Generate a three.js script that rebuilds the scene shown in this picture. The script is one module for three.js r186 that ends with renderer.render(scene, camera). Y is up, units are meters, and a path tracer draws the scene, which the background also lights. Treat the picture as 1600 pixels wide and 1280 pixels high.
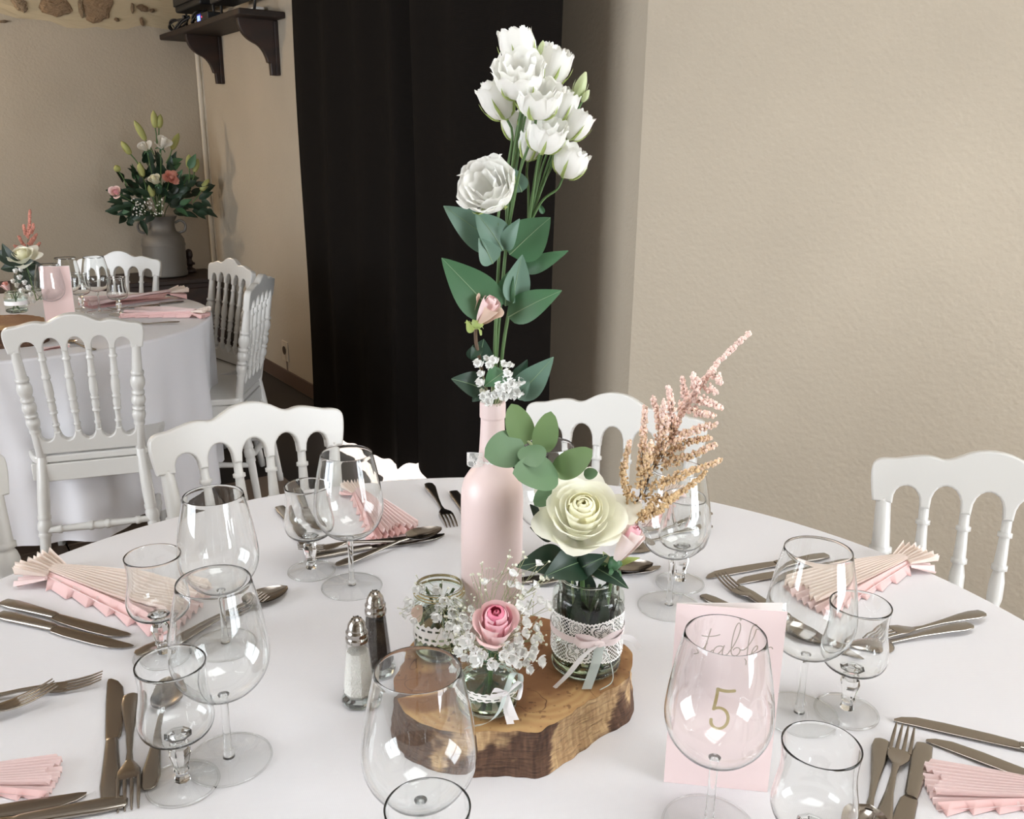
import * as THREE from 'three';
import { mergeGeometries } from 'three/addons/utils/BufferGeometryUtils.js';
import { RoundedBoxGeometry } from 'three/addons/geometries/RoundedBoxGeometry.js';
import { RectAreaLightUniformsLib } from 'three/addons/lights/RectAreaLightUniformsLib.js';

// ---------- camera, sky, sun, window daylight, exposure ----------
const scene = new THREE.Scene();
const camera = new THREE.PerspectiveCamera(49.13, 1.25, 0.05, 80);
camera.position.set(0, 1.39, 0);
camera.quaternion.setFromRotationMatrix(new THREE.Matrix4().makeBasis(
  new THREE.Vector3(0.99991, 0.0131, -0.00385), new THREE.Vector3(-0.01365, 0.95928, -0.28212), new THREE.Vector3(0, 0.28214, 0.95937)));
const renderer = new THREE.WebGLRenderer({ antialias: true });
renderer.toneMapping = THREE.LinearToneMapping;
renderer.toneMappingExposure = 1.03;
renderer.shadowMap.enabled = true;
RectAreaLightUniformsLib.init();
const LIGHT = { front: 7, left: 5.5, lamp: 3, sun: 90, sky: 5.4, ceiling: 4.0 };
scene.background = new THREE.Color(0.84, 0.9, 1);
scene.backgroundIntensity = LIGHT.sky;

// the room's own axes: s runs along the curtain wall towards the viewer, t runs from that wall into the room
const ORIGIN = new THREE.Vector3(-2.21, 0, -6.45), TURN = -0.9617;
const DS = new THREE.Vector3(0.572, 0, 0.8202), DT = new THREE.Vector3(-0.8202, 0, 0.572);
const room = (s, y, t) => ORIGIN.clone().addScaledVector(DS, s).addScaledVector(DT, t).setY(y);
const S0 = 0.25, SK = 4.51, S1 = 9.0, T1 = 5.2, TR = -2.6, CEIL = 3.0;
// [wall, from, to, sill, head, brightness]: two windows, one behind the viewer, one in the left wall
const WINDOWS = [['front', -1.6, 0.6, 0.12, 2.8, LIGHT.front], ['left', 3.2, 6.0, 0.4, 2.7, LIGHT.left]];
for (const [wall, a0, a1, y0, y1, bright] of WINDOWS) {
  const l = new THREE.RectAreaLight(new THREE.Color(0.93, 0.97, 1.0), bright, a1 - a0 - 0.1, y1 - y0 - 0.1), m = (a0 + a1) / 2, y = (y0 + y1) / 2;
  l.position.copy(wall === 'front' ? room(S1 + 0.2, y, m) : room(m, y, T1 + 0.2));
  l.lookAt(wall === 'front' ? room(S1 - 3, y, m) : room(m, y, T1 - 3));
  l.name = 'window_daylight';
  scene.add(l);
}
const ADDED_FILL = [6.2, CEIL - 0.06, 1.3];                    // added fill panel, an invented overhead source above the near table
{
  const l = new THREE.RectAreaLight(new THREE.Color(0.95, 0.98, 1), LIGHT.ceiling, 1.16, 1.16);
  l.position.copy(room(...ADDED_FILL)).add(new THREE.Vector3(0, -0.035, 0)); l.rotation.set(-Math.PI / 2, 0, -TURN); l.name = 'added_fill_light'; scene.add(l);  // overhead fill added to lift the tabletop, not a known lamp
}
const sun = new THREE.DirectionalLight(new THREE.Color(1, 0.985, 0.96), LIGHT.sun);
sun.position.copy(room(3.2, 8, -8)); sun.target.position.copy(room(3.5, 0, 0.3));
sun.castShadow = true;
Object.assign(sun.shadow.camera, { left: -9, right: 9, top: 9, bottom: -9, near: 0.5, far: 30 });
scene.add(sun, sun.target);

// ---------- helpers ----------
let seed = 7;
const rnd = () => { seed |= 0; seed = (seed + 0x6d2b79f5) | 0; let t = Math.imul(seed ^ (seed >>> 15), 1 | seed); t = (t + Math.imul(t ^ (t >>> 7), 61 | t)) ^ t; return ((t ^ (t >>> 14)) >>> 0) / 4294967296; };
const rr = (a, b) => a + (b - a) * rnd();
const V = (x, y, z) => new THREE.Vector3(x, y, z);
const lerp = (a, b, t) => a + (b - a) * t, clamp = (x, a, b) => Math.min(b, Math.max(a, x)), smooth = (a, b, x) => { const t = clamp((x - a) / (b - a), 0, 1); return t * t * (3 - 2 * t); };
const taken = {};
function numbered(n) { const k = taken[n] = (taken[n] ?? -1) + 1; return k ? n + '_' + String(k).padStart(3, '0') : n; }
function tag(o, label, category, group) { o.userData.label = label; o.userData.category = category; if (group) o.userData.group = group; return o; }
function thing(name, label, category, pos = V(0, 0, 0), turn = 0, group) {
  const o = new THREE.Group(); o.name = numbered(name); o.position.copy(pos); o.rotation.y = turn; scene.add(o);
  return tag(o, label, category, group);
}
function solo(name, geo, mat, label, category, pos, group) {
  const o = new THREE.Mesh(geo, mat); o.name = numbered(name); if (pos) o.position.copy(pos); scene.add(o);
  return tag(o, label, category, group);
}
function part(name, geo, mat, parent, label) { const o = new THREE.Mesh(geo, mat); o.name = name; parent.add(o); if (label) o.userData.label = label; return o; }
function struct(name, geo, mat, parent) { const o = new THREE.Mesh(geo, mat); o.name = name; (parent ?? scene).add(o); if (!parent) o.userData.kind = 'structure'; return o; }
function inRoom(o, s = 0, y = 0, t = 0) { o.position.copy(room(s, y, t)); o.rotation.y = TURN; return o; }
function copyOf(proto, pos, turn, label) { const c = proto.clone(); c.name = numbered(proto.name.replace(/_\d+$/, '')); c.position.copy(pos); c.rotation.set(0, turn, 0); if (label) c.userData.label = label; scene.add(c); return c; }
const Yup = V(0, 1, 0);
function aim(o, pos, dir, spin = 0) { o.position.copy(pos); o.quaternion.setFromUnitVectors(Yup, dir.clone().normalize()).multiply(new THREE.Quaternion().setFromAxisAngle(Yup, spin)); return o; }

const simple = (g) => { const k = g.index ? g.toNonIndexed() : g; for (const n of Object.keys(k.attributes)) if (!['position', 'normal', 'uv'].includes(n)) k.deleteAttribute(n); return k; };
const join = (...gs) => mergeGeometries(gs.flat().map(simple));
function metres(g) {                                              // uv in metres, by the face's main direction
  g = g.index ? g.toNonIndexed() : g; const p = g.attributes.position, n = g.attributes.normal, uv = new Float32Array(p.count * 2);
  for (let i = 0; i < p.count; i++) {
    const ax = Math.abs(n.getX(i)), ay = Math.abs(n.getY(i)), az = Math.abs(n.getZ(i));
    const [u, v] = ay > ax && ay > az ? [p.getX(i), p.getZ(i)] : ax > az ? [p.getZ(i), p.getY(i)] : [p.getX(i), p.getY(i)];
    uv[i * 2] = u; uv[i * 2 + 1] = v;
  }
  return g.setAttribute('uv', new THREE.BufferAttribute(uv, 2));
}
const bx = (x0, x1, y0, y1, z0, z1) => metres(new THREE.BoxGeometry(x1 - x0, y1 - y0, z1 - z0).translate((x0 + x1) / 2, (y0 + y1) / 2, (z0 + z1) / 2));
const rbx = (x0, x1, y0, y1, z0, z1, r = 0.004, k = 2) => metres(new RoundedBoxGeometry(x1 - x0, y1 - y0, z1 - z0, k, r).translate((x0 + x1) / 2, (y0 + y1) / 2, (z0 + z1) / 2));
const lathe = (pts, seg = 40) => new THREE.LatheGeometry(pts.map(([r, y]) => new THREE.Vector2(Math.max(r, 1e-5), y)), seg);
function smoothProfile(pts, n = 40) { return new THREE.SplineCurve(pts.map(([r, y]) => new THREE.Vector2(r, y))).getPoints(n).map((p) => [Math.max(p.x, 1e-5), p.y]); }
function grid(nu, nv, fn, closeU = false) {                       // a sheet: fn(u, v) -> Vector3, u and v in 0..1
  const pos = [], uv = [], idx = [];
  for (let j = 0; j <= nv; j++) for (let i = 0; i <= nu; i++) { const p = fn(i / nu, j / nv); pos.push(p.x, p.y, p.z); uv.push(i / nu, j / nv); }
  for (let j = 0; j < nv; j++) for (let i = 0; i < nu; i++) { const a = j * (nu + 1) + i, b = a + 1, c = a + nu + 1, d = c + 1; idx.push(a, b, d, a, d, c); }
  const g = new THREE.BufferGeometry(); g.setAttribute('position', new THREE.Float32BufferAttribute(pos, 3)); g.setAttribute('uv', new THREE.Float32BufferAttribute(uv, 2)); g.setIndex(idx); g.computeVertexNormals();
  if (closeU) { const n = g.attributes.normal; for (let j = 0; j <= nv; j++) { const a = j * (nu + 1), b = a + nu, m = V(n.getX(a) + n.getX(b), n.getY(a) + n.getY(b), n.getZ(a) + n.getZ(b)).normalize(); n.setXYZ(a, m.x, m.y, m.z); n.setXYZ(b, m.x, m.y, m.z); } }
  return g;
}
function loft(rings, capped = true) {                             // closed cross-sections joined into a skin
  const n = rings[0].length, g = grid(n, rings.length - 1, (u, v) => rings[Math.round(v * (rings.length - 1))][Math.round(u * n) % n].clone(), true);
  if (!capped) return g;
  const caps = [[rings[0], 1], [rings[rings.length - 1], -1]].map(([r, w]) => {
    const c = r.reduce((a, p) => a.add(p), V(0, 0, 0)).divideScalar(n), pos = [], uv = [];
    for (let i = 0; i < n; i++) { const a = r[i], b = r[(i + 1) % n]; for (const p of w > 0 ? [c, b, a] : [c, a, b]) { pos.push(p.x, p.y, p.z); uv.push(0, 0); } }
    const k = new THREE.BufferGeometry(); k.setAttribute('position', new THREE.Float32BufferAttribute(pos, 3)); k.setAttribute('uv', new THREE.Float32BufferAttribute(uv, 2)); k.computeVertexNormals(); return k;
  });
  return join(g, caps);
}
function tube(points, radius, seg = 6, steps = 0) {               // radius: number or function of 0..1
  const c = new THREE.CatmullRomCurve3(points, false, 'centripetal'), n = steps || Math.max(4, points.length * 4), fr = c.computeFrenetFrames(n, false), rings = [];
  for (let i = 0; i <= n; i++) {
    const p = c.getPointAt(i / n), r = typeof radius === 'function' ? radius(i / n) : radius, ring = [];
    for (let k = 0; k < seg; k++) { const a = -(k / seg) * 2 * Math.PI; ring.push(p.clone().addScaledVector(fr.normals[i], Math.cos(a) * r).addScaledVector(fr.binormals[i], Math.sin(a) * r)); }
    rings.push(ring);
  }
  return loft(rings);
}
function bar(list, seg = 10) {                                    // along x: [x, y, half width, half height, z] with elliptic sections
  return loft(list.map(([x, y, w, h, z = 0]) => Array.from({ length: seg }, (_, k) => { const a = (k / seg) * 2 * Math.PI, c = Math.cos(a), s = Math.sin(a); return V(x, y + Math.sign(s) * Math.pow(Math.abs(s), 0.7) * h, z + Math.sign(c) * Math.pow(Math.abs(c), 0.7) * w); })));
}
function ribbonStrip(points, width, side, n = 24) {               // flat band along a curve; side: direction across, or a function of 0..1
  const c = new THREE.CatmullRomCurve3(points, false, 'centripetal');
  return grid(n, 2, (u, v) => c.getPoint(u).addScaledVector(typeof side === 'function' ? side(u) : side, (v - 0.5) * width));
}

// ---------- computed textures ----------
const hash = (x, y) => { let h = Math.imul(x, 374761393) ^ Math.imul(y, 668265263); h = Math.imul(h ^ (h >>> 13), 1274126177); return ((h ^ (h >>> 16)) >>> 0) / 4294967296; };
function vnoise(x, y, per) {
  const ix = Math.floor(x), iy = Math.floor(y), fx = x - ix, fy = y - iy, u = fx * fx * (3 - 2 * fx), v = fy * fy * (3 - 2 * fy), w = (a) => ((a % per) + per) % per;
  return lerp(lerp(hash(w(ix), w(iy)), hash(w(ix + 1), w(iy)), u), lerp(hash(w(ix), w(iy + 1)), hash(w(ix + 1), w(iy + 1)), u), v);
}
function fbm(u, v, f, oct = 4) { let s = 0, a = 0.5, t = 0; for (let o = 0; o < oct; o++) { s += a * vnoise(u * f, v * f, f); t += a; a *= 0.5; f *= 2; } return s / t; }
function texture(n, fn, color = true, rep = 1, m = n) {             // fn(u, v) -> [r, g, b] in 0..1 (sRGB for colour)
  const d = new Uint8Array(n * m * 4);
  for (let j = 0; j < m; j++) for (let i = 0; i < n; i++) { const c = fn(i / n, j / m), k = (j * n + i) * 4; for (let q = 0; q < 3; q++) d[k + q] = clamp(c[q] * 255, 0, 255); d[k + 3] = 255; }
  const t = new THREE.DataTexture(d, n, m); t.magFilter = THREE.LinearFilter; t.minFilter = THREE.LinearMipmapLinearFilter; t.wrapS = t.wrapT = THREE.RepeatWrapping; t.repeat.set(rep, rep);
  if (color) t.colorSpace = THREE.SRGBColorSpace; t.needsUpdate = true; return t;
}
const mixc = (a, b, t) => [lerp(a[0], b[0], t), lerp(a[1], b[1], t), lerp(a[2], b[2], t)];
const grainBump = texture(256, (u, v) => { const x = fbm(u, v, 32, 3); return [x, x, x]; }, false, 3);
const clothBump = texture(256, (u, v) => { const x = 0.5 + 0.25 * Math.sin(u * 2 * Math.PI * 64) * 0.5 + 0.25 * Math.sin(v * 2 * Math.PI * 64) * 0.5 + 0.3 * (fbm(u, v, 6, 3) - 0.5); return [x, x, x]; }, false, 8);
const roughBump = texture(256, (u, v) => { const x = fbm(u, v, 8, 5); return [x, x, x]; }, false, 2);
const plasterMap = texture(256, (u, v) => { const x = 0.93 + 0.07 * fbm(u, v, 4, 5); return [x, x, x]; }, true, 0.6);
const woodMap = texture(512, (u, v) => { const q = fbm(u, v, 4, 3), x = fbm(u * 1 + 0.0, v, 8, 2), g = 0.5 + 0.5 * Math.sin((v * 24 + q * 5) * 2 * Math.PI / 3); return mixc([0.10, 0.055, 0.04], [0.21, 0.12, 0.085], 0.5 * g + 0.5 * x); }, true, 1.6);

// ---------- materials ----------
const std = (c, r = 0.7, o = {}) => { const { m, ...rest } = o; return new THREE.MeshStandardMaterial({ color: Array.isArray(c) ? new THREE.Color().setRGB(...c) : new THREE.Color(c), roughness: r, metalness: m ?? 0, side: THREE.DoubleSide, ...rest }); };
const phy = (c, r = 0.7, o = {}) => new THREE.MeshPhysicalMaterial({ color: Array.isArray(c) ? new THREE.Color().setRGB(...c) : new THREE.Color(c), roughness: r, side: THREE.DoubleSide, ...o });
const leafy = (c, r = 0.55, t = 0.25) => phy(c, r, { transmission: t, thickness: 0 });
const M = {
  plaster: std([0.475, 0.41, 0.32], 0.92, { map: plasterMap, bumpMap: grainBump, bumpScale: 0.0012 }),
  mortar: std([0.56, 0.46, 0.30], 0.95, { map: plasterMap, bumpMap: roughBump, bumpScale: 0.015 }),
  stoneA: std([0.27, 0.18, 0.105], 0.95, { bumpMap: roughBump, bumpScale: 0.02 }), stoneB: std([0.30, 0.22, 0.14], 0.95, { bumpMap: roughBump, bumpScale: 0.02 }),
  ceiling: std([0.66, 0.62, 0.54], 0.9), beam: std([0.22, 0.15, 0.10], 0.7),
  tileA: std([0.22, 0.15, 0.105], 0.5), tileB: std([0.24, 0.165, 0.115], 0.55), tileC: std([0.19, 0.13, 0.092], 0.5), grout: std([0.035, 0.026, 0.02], 0.9),
  terrace: std([0.88, 0.87, 0.84], 0.9), whitePaint: std([0.8, 0.79, 0.76], 0.5),
  curtain: phy([0.009, 0.0075, 0.0065], 0.95, { sheen: 0.08, sheenColor: new THREE.Color(0.12, 0.11, 0.11), sheenRoughness: 0.6, specularIntensity: 0.12, bumpMap: clothBump, bumpScale: 0.0006 }),
  wood: std('#ffffff', 0.5, { map: woodMap }), shelfWood: std([0.62, 0.55, 0.5], 0.6, { map: woodMap }),
  black: std([0.012, 0.012, 0.013], 0.5), blackGloss: std([0.01, 0.01, 0.012], 0.25),
  chair: phy([0.62, 0.61, 0.58], 0.32, { clearcoat: 0.25, clearcoatRoughness: 0.25 }),
  cloth: phy([0.75, 0.74, 0.76], 0.85, { sheen: 0.2, sheenColor: new THREE.Color(0.5, 0.5, 0.5), bumpMap: clothBump, bumpScale: 0.0004 }),
  thinGlass: phy([0.985, 0.992, 0.99], 0.02, { transmission: 1, thickness: 0, ior: 1.62 }),
  glass: phy([0.98, 0.99, 0.985], 0.01, { transmission: 1, thickness: 0.01, ior: 1.48 }),
  rimGlass: phy([0.8, 0.82, 0.82], 0.02, { transmission: 1, thickness: 0.01, ior: 1.48, attenuationColor: new THREE.Color(0.5, 0.52, 0.52), attenuationDistance: 0.002 }),
  jarGlass: phy([0.93, 0.97, 0.945], 0.03, { transmission: 1, thickness: 0, ior: 1.5 }),
  jarBase: phy([0.82, 0.9, 0.86], 0.03, { transmission: 1, thickness: 0.01, ior: 1.45 }),
  steel: std([0.36, 0.325, 0.29], 0.18, { m: 1 }), steelWorn: std([0.36, 0.33, 0.295], 0.26, { m: 1 }), chrome: std([0.44, 0.415, 0.385], 0.16, { m: 1 }),
  zinc: std([0.17, 0.16, 0.145], 0.62, { m: 0.5, bumpMap: roughBump, bumpScale: 0.002 }),
  pinkBottle: phy([0.80, 0.635, 0.61], 0.45, { clearcoat: 0.35, clearcoatRoughness: 0.3 }),
  napPink: phy([0.88, 0.60, 0.58], 0.85, { transmission: 0.25, thickness: 0 }), napPale: phy([0.9, 0.72, 0.70], 0.85, { transmission: 0.25, thickness: 0 }), napCream: phy([0.9, 0.78, 0.70], 0.85, { transmission: 0.2, thickness: 0 }),
  cardBack: std([0.86, 0.82, 0.79], 0.7), cardPink: std([0.86, 0.64, 0.61], 0.7),
  ribbonWhite: phy([0.94, 0.91, 0.91], 0.4, { sheen: 0.5, sheenColor: new THREE.Color(1, 1, 1) }), ribbonPink: phy([0.92, 0.79, 0.78], 0.4, { sheen: 0.5, sheenColor: new THREE.Color(1, 0.9, 0.9) }), ribbonMint: phy([0.74, 0.82, 0.78], 0.5, { transmission: 0.4, thickness: 0 }),
  salt: std([0.86, 0.84, 0.78], 0.95, { bumpMap: grainBump, bumpScale: 0.002 }), pepper: std([0.045, 0.032, 0.025], 0.95, { bumpMap: grainBump, bumpScale: 0.003 }),
  petalWhite: leafy([0.93, 0.925, 0.89], 0.6, 0.35), petalCream: leafy([0.97, 0.96, 0.84], 0.55, 0.36), petalCreamDeep: leafy([0.96, 0.93, 0.68], 0.55, 0.25), petalPink: leafy([0.9, 0.52, 0.58], 0.5, 0.2), petalDeep: leafy([0.82, 0.22, 0.33], 0.5, 0.15), petalPale: leafy([0.94, 0.83, 0.79], 0.55, 0.25), petalBlush: leafy([0.94, 0.72, 0.71], 0.55, 0.25), petalSalmon: leafy([0.8, 0.38, 0.31], 0.6, 0.2), petalFaded: leafy([0.82, 0.62, 0.5], 0.6, 0.2),
  greenBud: leafy([0.42, 0.52, 0.16], 0.5, 0.2), greenPale: leafy([0.62, 0.7, 0.4], 0.55, 0.25), lilyBud: leafy([0.42, 0.44, 0.15], 0.5, 0.15),
  midrib: std([0.2, 0.3, 0.17], 0.6), stem: std([0.09, 0.17, 0.055], 0.55), stemDark: std([0.06, 0.1, 0.04], 0.6), stemBrown: std([0.12, 0.075, 0.045], 0.7), twig: std([0.34, 0.35, 0.2], 0.8),
  leafGrey: leafy([0.14, 0.245, 0.18], 0.5, 0.15), leafMid: leafy([0.06, 0.16, 0.07], 0.5, 0.15), leafDark: leafy([0.018, 0.05, 0.028], 0.4, 0.08), leafBlack: leafy([0.012, 0.026, 0.014], 0.45, 0.05), eucalyptus: leafy([0.17, 0.27, 0.105], 0.55, 0.15), eucalyptusDeep: leafy([0.125, 0.215, 0.11], 0.55, 0.12),
  gyps: phy([0.95, 0.95, 0.93], 0.8, { transmission: 0.12, thickness: 0 }), gypsCream: phy([0.9, 0.9, 0.78], 0.8, { transmission: 0.3, thickness: 0 }),
  water: phy([0.86, 0.9, 0.85], 0.02, { transmission: 1, thickness: 0.02, ior: 1.33, attenuationColor: new THREE.Color(0.72, 0.78, 0.6), attenuationDistance: 0.08 }),
  wire: std([0.45, 0.36, 0.18], 0.45, { m: 0.6 }),
};

// ---------- the room ----------
inRoom(struct('floor', bx(S0 - 0.4, S1 + 0.4, -0.2, -0.008, TR - 0.4, T1 + 0.4), M.grout));
{
  const floor = scene.getObjectByName('floor'), TS = 0.3, tg = rbx(-TS / 2 + 0.003, TS / 2 - 0.003, -0.012, 0, -TS / 2 + 0.003, TS / 2 - 0.003, 0.002, 1), rest = [];
  for (let i = 0; i < 30; i++) for (let j = -14; j < 17; j++) {
    const s = S0 + (i + 0.5) * TS, t = (j + 0.5) * TS;
    if (s > S1 || t > T1 || t < TR || (t < 0 && s < SK) || t < -0.531 * (s - SK) - 0.1) continue;
    if (s < 4.4 && t < 4.2 && t > 0) { const m = part('tile', tg, [M.tileA, M.tileB, M.tileC][Math.floor(hash(i, j + 20) * 3)], floor); m.position.set(s, 0.0015 * hash(j + 40, i), t); } else rest.push(bx(s - TS / 2 + 0.003, s + TS / 2 - 0.003, -0.01, 0, t - TS / 2 + 0.003, t + TS / 2 - 0.003));
  }
  part('distant_tiles', join(rest), M.tileA, floor).userData.kind = 'stuff';
}
inRoom(struct('wall_back', bx(S0 - 0.4, S0, -0.1, CEIL, -0.4, T1 + 0.4), M.plaster));
inRoom(struct('wall_right', join(bx(S0, 2.55, -0.1, CEIL, -0.4, 0), bx(3.72, SK, -0.1, CEIL, -0.4, 0), bx(2.55, 3.72, 2.35, CEIL, -0.4, 0)), M.plaster));
{ const w = struct('wall_far_right', bx(-0.001, 5.6, -0.1, CEIL, -0.3, 0), M.plaster); w.position.copy(room(SK, 0, 0)); w.rotation.y = Math.atan2(-0.456, 0.89); }
{
  const [, f0, f1, fy0, fy1] = WINDOWS[0], [, l0, l1, ly0, ly1] = WINDOWS[1];
  inRoom(struct('wall_front', join(bx(S1, S1 + 0.4, -0.1, CEIL, TR - 0.4, f0), bx(S1, S1 + 0.4, -0.1, CEIL, f1, T1), bx(S1, S1 + 0.4, -0.1, fy0, f0, f1), bx(S1, S1 + 0.4, fy1, CEIL, f0, f1)), M.plaster));
  inRoom(struct('wall_left', join(bx(S0, l0, -0.1, CEIL, T1, T1 + 0.4), bx(l1, S1 + 0.4, -0.1, CEIL, T1, T1 + 0.4), bx(l0, l1, -0.1, ly0, T1, T1 + 0.4), bx(l0, l1, ly1, CEIL, T1, T1 + 0.4)), M.plaster));
  const frame = (a0, a1, y0, y1, put) => { const m = (a0 + a1) / 2, h = (y0 + y1) / 2; return join([[a0, a0 + 0.07, y0, y1], [a1 - 0.07, a1, y0, y1], [a0, a1, y0, y0 + 0.08], [a0, a1, y1 - 0.07, y1], [m - 0.05, m + 0.05, y0, y1], [a0, a1, h + 0.25, h + 0.29]].map((q) => put(...q))); };
  inRoom(struct('window_1', frame(f0, f1, fy0, fy1, (p0, p1, q0, q1) => bx(S1 + 0.12, S1 + 0.18, q0, q1, p0, p1)), M.whitePaint));
  inRoom(struct('window_2', frame(l0, l1, ly0, ly1, (p0, p1, q0, q1) => bx(p0, p1, q0, q1, T1 + 0.12, T1 + 0.18)), M.whitePaint));
}
inRoom(struct('ceiling', join(bx(S0 - 0.4, SK, CEIL, CEIL + 0.2, -0.4, T1 + 0.4), bx(SK, S1 + 0.4, CEIL, CEIL + 0.2, TR - 0.4, T1 + 0.4)), M.ceiling));
for (let s = 1.2; s < 8; s += 1.5) inRoom(struct('ceiling_beam', bx(s - 0.09, s + 0.09, CEIL - 0.2, CEIL, s < SK ? 0 : -0.45 * (s - SK), T1), M.beam));
scene.children.filter((o) => o.name === 'ceiling_beam').forEach((o, i) => { if (i) o.name = 'ceiling_beam_' + String(i).padStart(3, '0'); });
inRoom(struct('ground_outside', bx(-3, SK - 0.1, -0.2, -0.012, -6, -0.4), M.terrace));
inRoom(struct('threshold', bx(2.55, 3.72, -0.05, 0.001, -0.42, 0.0), M.terrace));
inRoom(struct('baseboard_right', rbx(S0, 2.55, 0, 0.085, 0, 0.012), std([0.10, 0.062, 0.045], 0.55)));
inRoom(struct('baseboard_back', rbx(S0, S0 + 0.012, 0, 0.085, 0.012, T1), std([0.10, 0.062, 0.045], 0.55)));
inRoom(struct('trim_1', join(tube([V(S0 + 0.022, 0, 0.02), V(S0 + 0.022, 1.4, 0.02), V(S0 + 0.022, CEIL, 0.02)], 0.017, 8, 6), bx(S0, S0 + 0.045, 0, CEIL, 0, 0.006)), std([0.6, 0.55, 0.46], 0.6)));
{ // the bare stone band above the plaster of the back wall
  const wall = scene.getObjectByName('wall_back');
  part('lime_mortar', grid(60, 10, (u, v) => { const t = lerp(0, T1, u), y = lerp(2.06 + 0.02 * Math.sin(t * 7) + 0.012 * Math.sin(t * 23), CEIL, v); return V(S0 + 0.004 + (v > 0.05 ? 0.012 * fbm(u * 0.9, v * 0.3, 16, 3) : 0), y, t); }), M.mortar, wall);
  const stone = (t, y, w, h, m, k) => {
    const g = new THREE.IcosahedronGeometry(1, 2), p = g.attributes.position;
    for (let i = 0; i < p.count; i++) { const x = p.getX(i), yy = p.getY(i), z = p.getZ(i), a = Math.atan2(yy, z), r = 0.9 + 0.16 * Math.sin(a * 2 + k) + 0.08 * Math.sin(a * 5 + 2 * k) + 0.04 * Math.sin(a * 9 + k); p.setXYZ(i, x * 0.022, yy * r * h / 2, z * r * w / 2); }
    g.computeVertexNormals(); const o = part('stone', g, m, wall); o.position.set(S0 + 0.012, y, t); return o;
  };
  const q = [[0.25, 2.147, 1.018, 0.09, 0.10], [0.25, 2.15, 0.829, 0.17, 0.15], [0.25, 2.178, 0.592, 0.20, 0.22], [0.25, 2.149, 0.689, 0.04, 0.1], [0.25, 2.183, 0.332, 0.07, 0.05], [0.25, 2.174, 0.276, 0.03, 0.03], [0.25, 2.178, 0.393, 0.025, 0.06], [0.25, 2.105, 0.344, 0.03, 0.05], [0.25, 2.104, 0.491, 0.03, 0.03], [0.25, 2.043, 1.114, 0.05, 0.02]];
  q.forEach(([s, y, t, w, h], i) => stone(t, y, w, h, i % 3 ? M.stoneA : M.stoneB, i * 1.7));
}

// curtains: two panels hung in front of the doorway
{
  const hem = (s) => { const k = [[2.2, 0.01], [2.4, 0.026], [3.0, 0.034], [3.3, 0.055], [3.4, 0.10], [3.46, 0.135], [3.52, 0.12], [3.6, 0.105], [3.68, 0.02], [5, 0.015]]; let i = 0; while (k[i + 1][0] < s) i++; return lerp(k[i][1], k[i + 1][1], smooth(k[i][0], k[i + 1][0], s)); };
  const panel = (s0, s1, t, ph, edge) => grid(90, 14, (u, v) => {
    const s = lerp(s0, s1, u), y = lerp(hem(s) + 0.004 * Math.sin(s * 60), 2.62, v), e = edge > 0 ? smooth(0.9, 1, u) : smooth(0.1, 0, u);
    return V(s, y, t + 0.012 * Math.sin(s * 21 + ph) + 0.012 * Math.sin(s * 9.3 + ph * 2) * (1.3 - v) - 0.05 * e + 0.006 * Math.sin(y * 3 + s * 4));
  });
  const a = solo('curtain', panel(2.33, 3.435, 0.195, 0.4, 1), M.curtain, 'black floor-length curtain panel hanging beside the plaster wall with the wooden shelf', 'curtain', null, 'black door curtains');
  const b = solo('curtain', panel(3.405, 4.40, 0.215, 2.1, -1), M.curtain, 'black floor-length curtain panel hanging directly behind the tall white flowers', 'curtain', null, 'black door curtains');
  inRoom(a); inRoom(b);
}

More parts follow.
